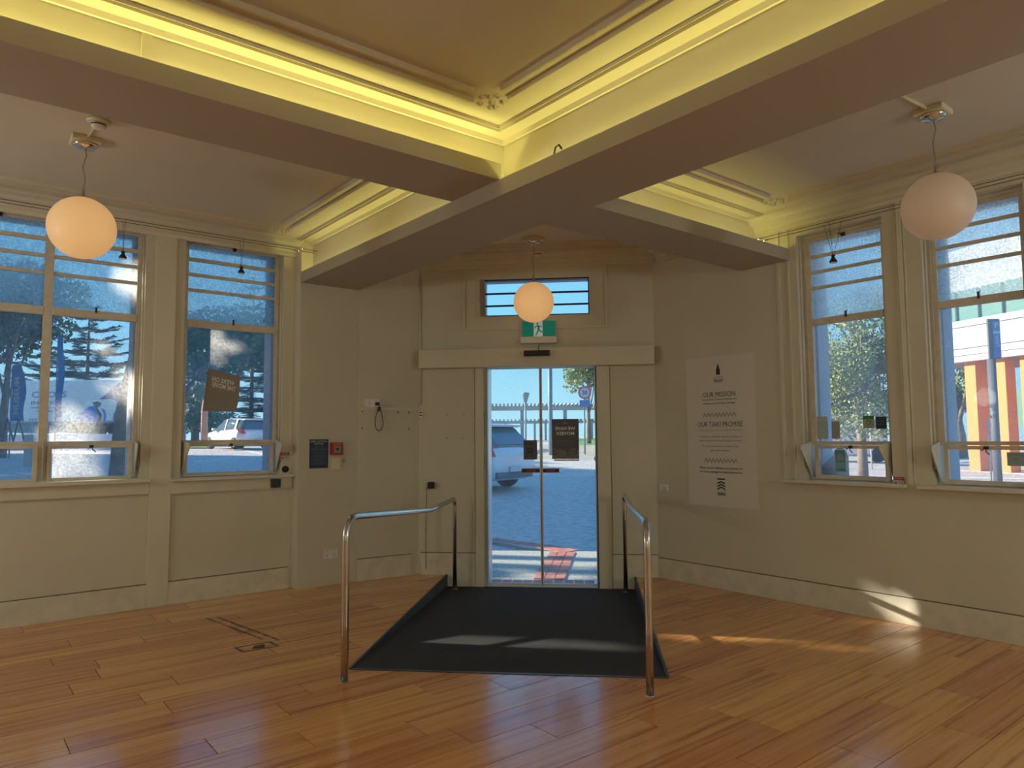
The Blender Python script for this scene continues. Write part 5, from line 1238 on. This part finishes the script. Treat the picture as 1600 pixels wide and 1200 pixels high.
# street clutter in front of the truck
b = at_ground(14, 22); o = tag(empty('folding_rack', b), 'dark metal folding rack standing outside the wide left window', 'rack')
A_ = [far(x, y, 22) for x, y in ((3, 690), (12, 653), (21, 690), (8, 671), (17, 671), (1, 660), (6, 655))]
MB().tube([tuple(A_[0]), tuple(A_[1]), tuple(A_[2])], .03, 8).build('frame_legs', GREYP, o)
MB().tube([tuple(A_[3]), tuple(A_[4])], .02, 8).build('cross_bar', GREYP, o)
A2 = [p+Vector((FW.x, FW.y, 0))*.5 for p in A_]
MB().tube([tuple(A2[0]), tuple(A2[1]), tuple(A2[2])], .03, 8).build('frame_legs', GREYP, o)
b = at_ground(48, 21); o = tag(empty('post_barrier', b), 'white planter base with three thin white posts by the banners', 'barrier')
c = far(48, 688, 21)
def fK(u, w, z): q = Vector((c.x, c.y, 0))+R0*u+ax*w; return Vector((q.x, q.y, z))
MB(fK).box(-.13, .15, -.2, .1, b[2], far(48, 679, 21).z).build('base_box', FASCIA, o, bevel=.01)
for i, x in enumerate((44, 48, 52.5)):
    u = (x-48)*21/F; MB(fK).tube([(u, -.05, b[2]+.2), (u, -.05, far(x, 655, 21).z)], .012, 8).build('thin_post', FASCIA, o)
    MB(fK).lathe((u, -.05, far(x, 655, 21).z), [(.03, 0), (.03, .02)], 10).build('post_cap', FASCIA, o)
# low white wall / barrier panels behind
dL = 33
for i, (x0, x1, y0, y1, lab) in enumerate(((-30, 78, 679, 692, 'long low white barrier panel on the left below the truck'), (84, 178, 678, 692, 'long low white barrier panel on the right below the truck'))):
    p0, p1 = far(x0, 685, dL), far(x1, 685, dL); d_ = (p1-p0); zt = far((x0+x1)/2, y0, dL).z; zb = ground_z(p0.x, p0.y)
    mb = MB(); n_ = Vector((FW.x, FW.y, 0)).normalized()*.15
    V_ = [Vector((q.x, q.y, z))+s_ for z in (zb, zt) for s_ in (Vector(), n_) for q in (p0, p1)]
    mb.add(V_, [(0, 2, 3, 1), (4, 5, 7, 6), (0, 1, 5, 4), (2, 6, 7, 3), (0, 4, 6, 2), (1, 3, 7, 5)]); tag(mb.build('road_barrier', TRUCKW), lab, 'barrier')
b = at_ground(287, 12); o, t = post(287, 0, 664, 12, .035, 'short blue bollard at the left edge of the narrow left window', 'bollard', cat='bollard')
MB().lathe(tuple(t), [(.04, -.03), (.04, 0), (.02, .02)], 12).build('bollard_cap', POLE, o)
# ------------------------------------------------------------------ right side street
# orange-columned shop verandah
D0 = 23.5
vb = gpt(1500, D0); vdir = Vector((0.55, -0.835, 0)).normalized()   # along the fascia, to the right and towards the viewer
pA = far(1470, 600, 25.0); pB = far(1606, 600, 22.0)
vdir = Vector((pB.x-pA.x, pB.y-pA.y, 0)).normalized(); vn = Vector((vdir.y, -vdir.x, 0))
if vn.dot(FW) > 0: vn = -vn
def fV(u, w, z): q = Vector((pA.x, pA.y, 0))+vdir*u+vn*w; return Vector((q.x, q.y, z))
def vat(x, y, w=0):
    d = ray(x, y); o_ = Vector((pA.x, pA.y, 0))+vn*w; t = (o_-Vector((EYE.x, EYE.y, 0))).dot(vn)/Vector((d.x, d.y, 0)).dot(vn)
    p = EYE+d*t; return (p-Vector((pA.x, pA.y, 0))).dot(vdir), p.z
Vb = tag(empty('shop_verandah', fV(3, 0, .3)), 'shop building with white verandah fascia and orange square columns across the street', 'building')
zf = [vat(1540, y)[1] for y in (495, 505, 512, 530, 540, 546, 551, 561)]
u0, u1 = vat(1420, 600)[0], vat(1690, 600)[0]
for i, (a, b, w) in enumerate(((0, 1, .06), (1, 2, .0), (2, 3, .03), (3, 4, .08), (4, 5, .02), (5, 6, .05), (6, 7, .0))):
    MB(fV).box(u0, u1, -.3, w, zf[b], zf[a]).build('fascia_board', FASCIA, Vb)
MB(fV).box(u0, u1, -4.0, -.3, zf[7], zf[7]+.15).build('verandah_soffit', BRICKW, Vb)
zu = vat(1540, 440)[1]
for k in range(7):
    a = u0+(u1-u0)*k/7; MB(fV).box(a+.08, a+(u1-u0)/7-.08, -.6, -.5, zf[0]+.05, zu).build('upper_window', GLAZEG, Vb)
MB(fV).box(u0, u1, -4, -.62, zf[0], zu+1.5).build('upper_storey', FASCIA, Vb)
gz = ground_z(fV(3, 0, 0).x, fV(3, 0, 0).y)
ua, ub = vat(1513, 700)[0], vat(1542, 700)[0]
for (x0, x1) in ((1513, 1530), (1562, 1577), (1601, 1612)):
    a, b = vat(x0, 690, -.3)[0], vat(x1, 690, -.3)[0]; MB(fV).box(a, b, -.3-(b-a)*1.3, -.3, gz-.2, zf[7]).build('orange_column', ORANGE, Vb)
MB(fV).box(u0+2.2, u1+3, -5.4, -5.0, gz-.3, zf[7]).build('shop_wall', BRICKW, Vb)
a, b = vat(1588, 640, -5)[0], vat(1620, 640, -5)[0]
MB(fV).box(a, b, -5.0, -4.9, vat(1590, 670, -5)[1], vat(1590, 610, -5)[1]).build('shop_window', GLAZEG, Vb)
MB(fV).box(u0, u1+2, -5, -.1, gz-.3, gz+.02).build('shop_pavement', KERB, Vb)
# blue pillar sign
o, t = post(1555.5, 755, 560, 17, .095, 'tall grey blue pillar sign on a dark post before the orange columns', 'pillar_sign', m=GREYP, cat='sign')
c = far(1554.5, 528, 17)
def fQ(u, w, z): q = Vector((c.x, c.y, 0))+R0*u+ax*w; return Vector((q.x, q.y, z))
z0_, z1_ = far(1555, 561, 17).z, far(1555, 497.5, 17).z
MB(fQ).box(-.155, .145, -.06, .0, z0_, z1_).build('sign_back', GREYP, o, bevel=.02); MB(fQ).box(-.05, .13, .0, .01, z0_+.02, z1_-.05).build('sign_face', SIGNBL, o)
text(fQ, 'P', .045, z1_-.16, .012, .08, .13, PAPER, o, bold=True); text(fQ, 'VISIT', .045, z1_-.55, .012, .30, .08, PAPER, o, rot=-PI/2)
MB(fQ).box(-.05, .13, .0, .014, z1_-.36, z1_-.30).build('pale_band', TEALL, o)
# red sign on white post
o, t = post(1545, 700, 655, 19, .022, 'thin white post with a small red sign near the orange columns', 'red_sign', m=FASCIA, cat='sign')
c = far(1546.5, 637, 18.95); MB(fQ).box((1541-1554.5)*19/F, (1550-1554.5)*19/F, -2.05, -2.03, far(1546, 650, 19).z, far(1546, 621, 19).z).build('sign_plate', mat('red_plate', (.6, .05, .08), .5), o)
# cream building and white fascia seen in narrow right window
Dc = 34
def fC(u, w, z): q = EYE+Vector((FW.x, FW.y, 0)).normalized()*(Dc-w)+R0*u; return Vector((q.x, q.y, z))
def cuv(x, y): p = far(x, y, Dc); return (p-EYE).dot(R0), p.z
Bc = tag(empty('cream_shop', fC(cuv(1310, 650)[0], 0, .5)), 'low cream building with white eaves seen in the narrow right window', 'building')
ua, ub = cuv(1262, 650)[0], cuv(1330, 650)[0]
MB(fC).box(ua, ub, -4, 0, 0, cuv(1310, 641)[1]).build('front_wall', CREAMB, Bc)
MB(fC).box(ua-.1, ub+.15, -4.2, .25, cuv(1310, 641)[1], cuv(1310, 637.5)[1]).build('eaves', FASCIA, Bc)
MB(fC).box(ua-.1, ub-.3, 0, .5, cuv(1310, 651)[1], cuv(1310, 648)[1]).build('awning', FASCIA, Bc)
MB(fC).box(ua+.3, ub-.5, 0, .02, cuv(1310, 676)[1], cuv(1310, 655)[1]).build('shop_window', GLAZEG, Bc)
zz = [cuv(1310, y)[1] for y in (628, 618)]
o, t = post(1346.5, 690, 617, 21, .045, 'white street post with a slanted arm in the narrow right window', 'street_post', m=FASCIA)
e1, e2 = far(1347, 617, 21), far(1364, 635, 21); MB().tube([tuple(e1), tuple(e2)], .03, 8).build('slanted_arm', FASCIA, o)
MB().tube([tuple(far(1330, 613, 21)), tuple(e1)], .015, 6).build('thin_arm', FASCIA, o)
o, t = post(1360, 690, 600, 24, .025, 'thinner pale street post behind the slanted arm in the narrow right window', 'street_post', m=FASCIA)
MB().lathe(tuple(t), [(.05, -.05), (.06, .04)], 10).build('post_top', FASCIA, o)
# hanging sign
c = far(1303, 605, 23)
o = tag(empty('hanging_sign', c), 'hanging street sign with white letters in the narrow right window', 'sign')
MB(fQ)
def fH(u, w, z): q = Vector((c.x, c.y, 0))+R0*u+ax*w; return Vector((q.x, q.y, z))
MB(fH).box(-.30, .22, -.03, 0, c.z-.12, c.z+.14).build('sign_board', POLE, o); text(fH, 'INSI', -.02, c.z, .004, .40, .14, PAPER, o, bold=True)
MB(fH).prism([(.22, c.z-.12), (.36, c.z+.01), (.22, c.z+.14)], -.03, 0).build('arrow_tip', PAPER, o)
MB(fH).tube([(-.32, -.015, c.z+.1), (-.32, -.015, ground_z(c.x, c.y))], .03, 8).build('sign_post', POLE, o)
# white parked van seen low in the narrow right window
lv = gpt(1335, 28)
V_ = tag(empty('white_van', lv), 'white delivery van parked behind the tree in the narrow right window', 'van')
def fN2(u, w, z): q = Vector((lv.x, lv.y, 0))+R0*u+ax*w; return Vector((q.x, q.y, lv.z+z))
MB(fN2).prism([(-1.0, .3), (1.3, .3), (1.3, .95), (.9, 1.05), (.55, 1.45), (-1.0, 1.5)], -1.4, 0).build('van_body', CARW, V_, bevel=.04)
MB(fN2).prism([(.1, .95), (.8, .95), (.52, 1.36), (.1, 1.38)], 0, .01).build('van_window', CARG, V_)
for u in (-.6, .9): MB(fN2).lathe((u, -.05, .28), [(.15, -.1), (.28, -.08), (.28, .08), (.15, .1)], 18, axis=tuple(ax)).build('wheel', TYRE, V_)
# ------------------------------------------------------------------ row of trees that shades the street and leaves gaps for the sun
gaps = [(Vector(p), r) for p, r in (((3.15, 4.42, -.05), .10), ((3.83, 3.74, -.06), .06), ((4.41, 3.90, -.09), .05), ((2.70, 4.60, -.02), .04), ((6.0, 2.50, .10), .075),
        ((5.0, 2.52, 0), .045), ((3.3, 2.56, 0), .04), ((1.40, 7.2, 2.9), .07), ((1.40, 7.2, 1.9), .08), ((-9, 7.2, 2.9), .1))]
for x_, y_, r_ in ((780, 869, .42), (830, 868, .42), (885, 866, .42), (925, 872, .42), (800, 889, .04), (830, 897, .05), (900, 888, .05), (880, 904, .06), (920, 898, .05), (800, 905, .06)):
    gaps.append((atZ(x_, y_, -.12), r_))
def shade_tree(cx, cy, h, r, n, label, seed, open_from=0):
    rg = np.random.default_rng(seed); b = (cx, cy, ground_z(cx, cy))
    T = tag(empty('street_tree', b), label, 'tree', 'street trees left of the corner building')
    mb = MB(); mb.tube([(cx, cy, b[2]-.3), (cx+.1, cy, b[2]+h*.3), (cx, cy+.1, b[2]+h*.8)], .3, 10, radii=[.35, .26, .08]); mb.build('trunk', BARK, T)
    d = rg.normal(size=(n, 3)); d /= np.linalg.norm(d, axis=1)[:, None]
    Pn = np.array([cx, cy, b[2]+h*.55])+d*(rg.uniform(.0, 1, (n, 1))**.4)*np.array([r, r, h*.48])
    sv = np.array(SUNV); keep = np.ones(n, bool)
    for g, rad in gaps:
        q = Pn-np.array(g); al = q@sv; ds = np.linalg.norm(q-al[:, None]*sv, axis=1); keep &= ~((ds < rad+min(.22, rad*1.6+.04)) & (al > 0))
    Pn = Pn[keep]; k = len(Pn); a = rg.normal(size=(k, 3)); a /= np.linalg.norm(a, axis=1)[:, None]; bb = np.cross(a, rg.normal(size=(k, 3))); bb /= np.linalg.norm(bb, axis=1)[:, None]; s_ = .22
    V_ = np.stack([Pn-a*s_, Pn+bb*s_*.6, Pn+a*s_, Pn-bb*s_*.6], 1).reshape(-1, 3); leafmesh(V_, 'foliage', LEAF, T)
k = 0
for i, (cx, cy) in enumerate(((-6.5, 15.5), (-10.0, 13.0), (-3.5, 19.0), (-14, 11.5), (-8.5, 21.0), (-6.5, 27.0), (-17, 17), (-4.4, 23.0), (-3.6, 33.0), (-11.5, 29.0), (-5.5, 41.0))):
    shade_tree(cx, cy, 9.5 if i < 3 else 10.5, 3.2 if i < 3 else 3.8, 9000, 'dense evergreen street tree, '+('nearest to the left windows', 'second nearest, further left along the building', 'third, close beyond the near one', 'leftmost of the row', 'in the middle of the back row', 'behind the leafy window tree', 'at the far left of the back row', 'first of the far row, beside the road', 'second of the far row', 'set back left of the far row', 'furthest from the building')[i], 50+i)
    k += 1
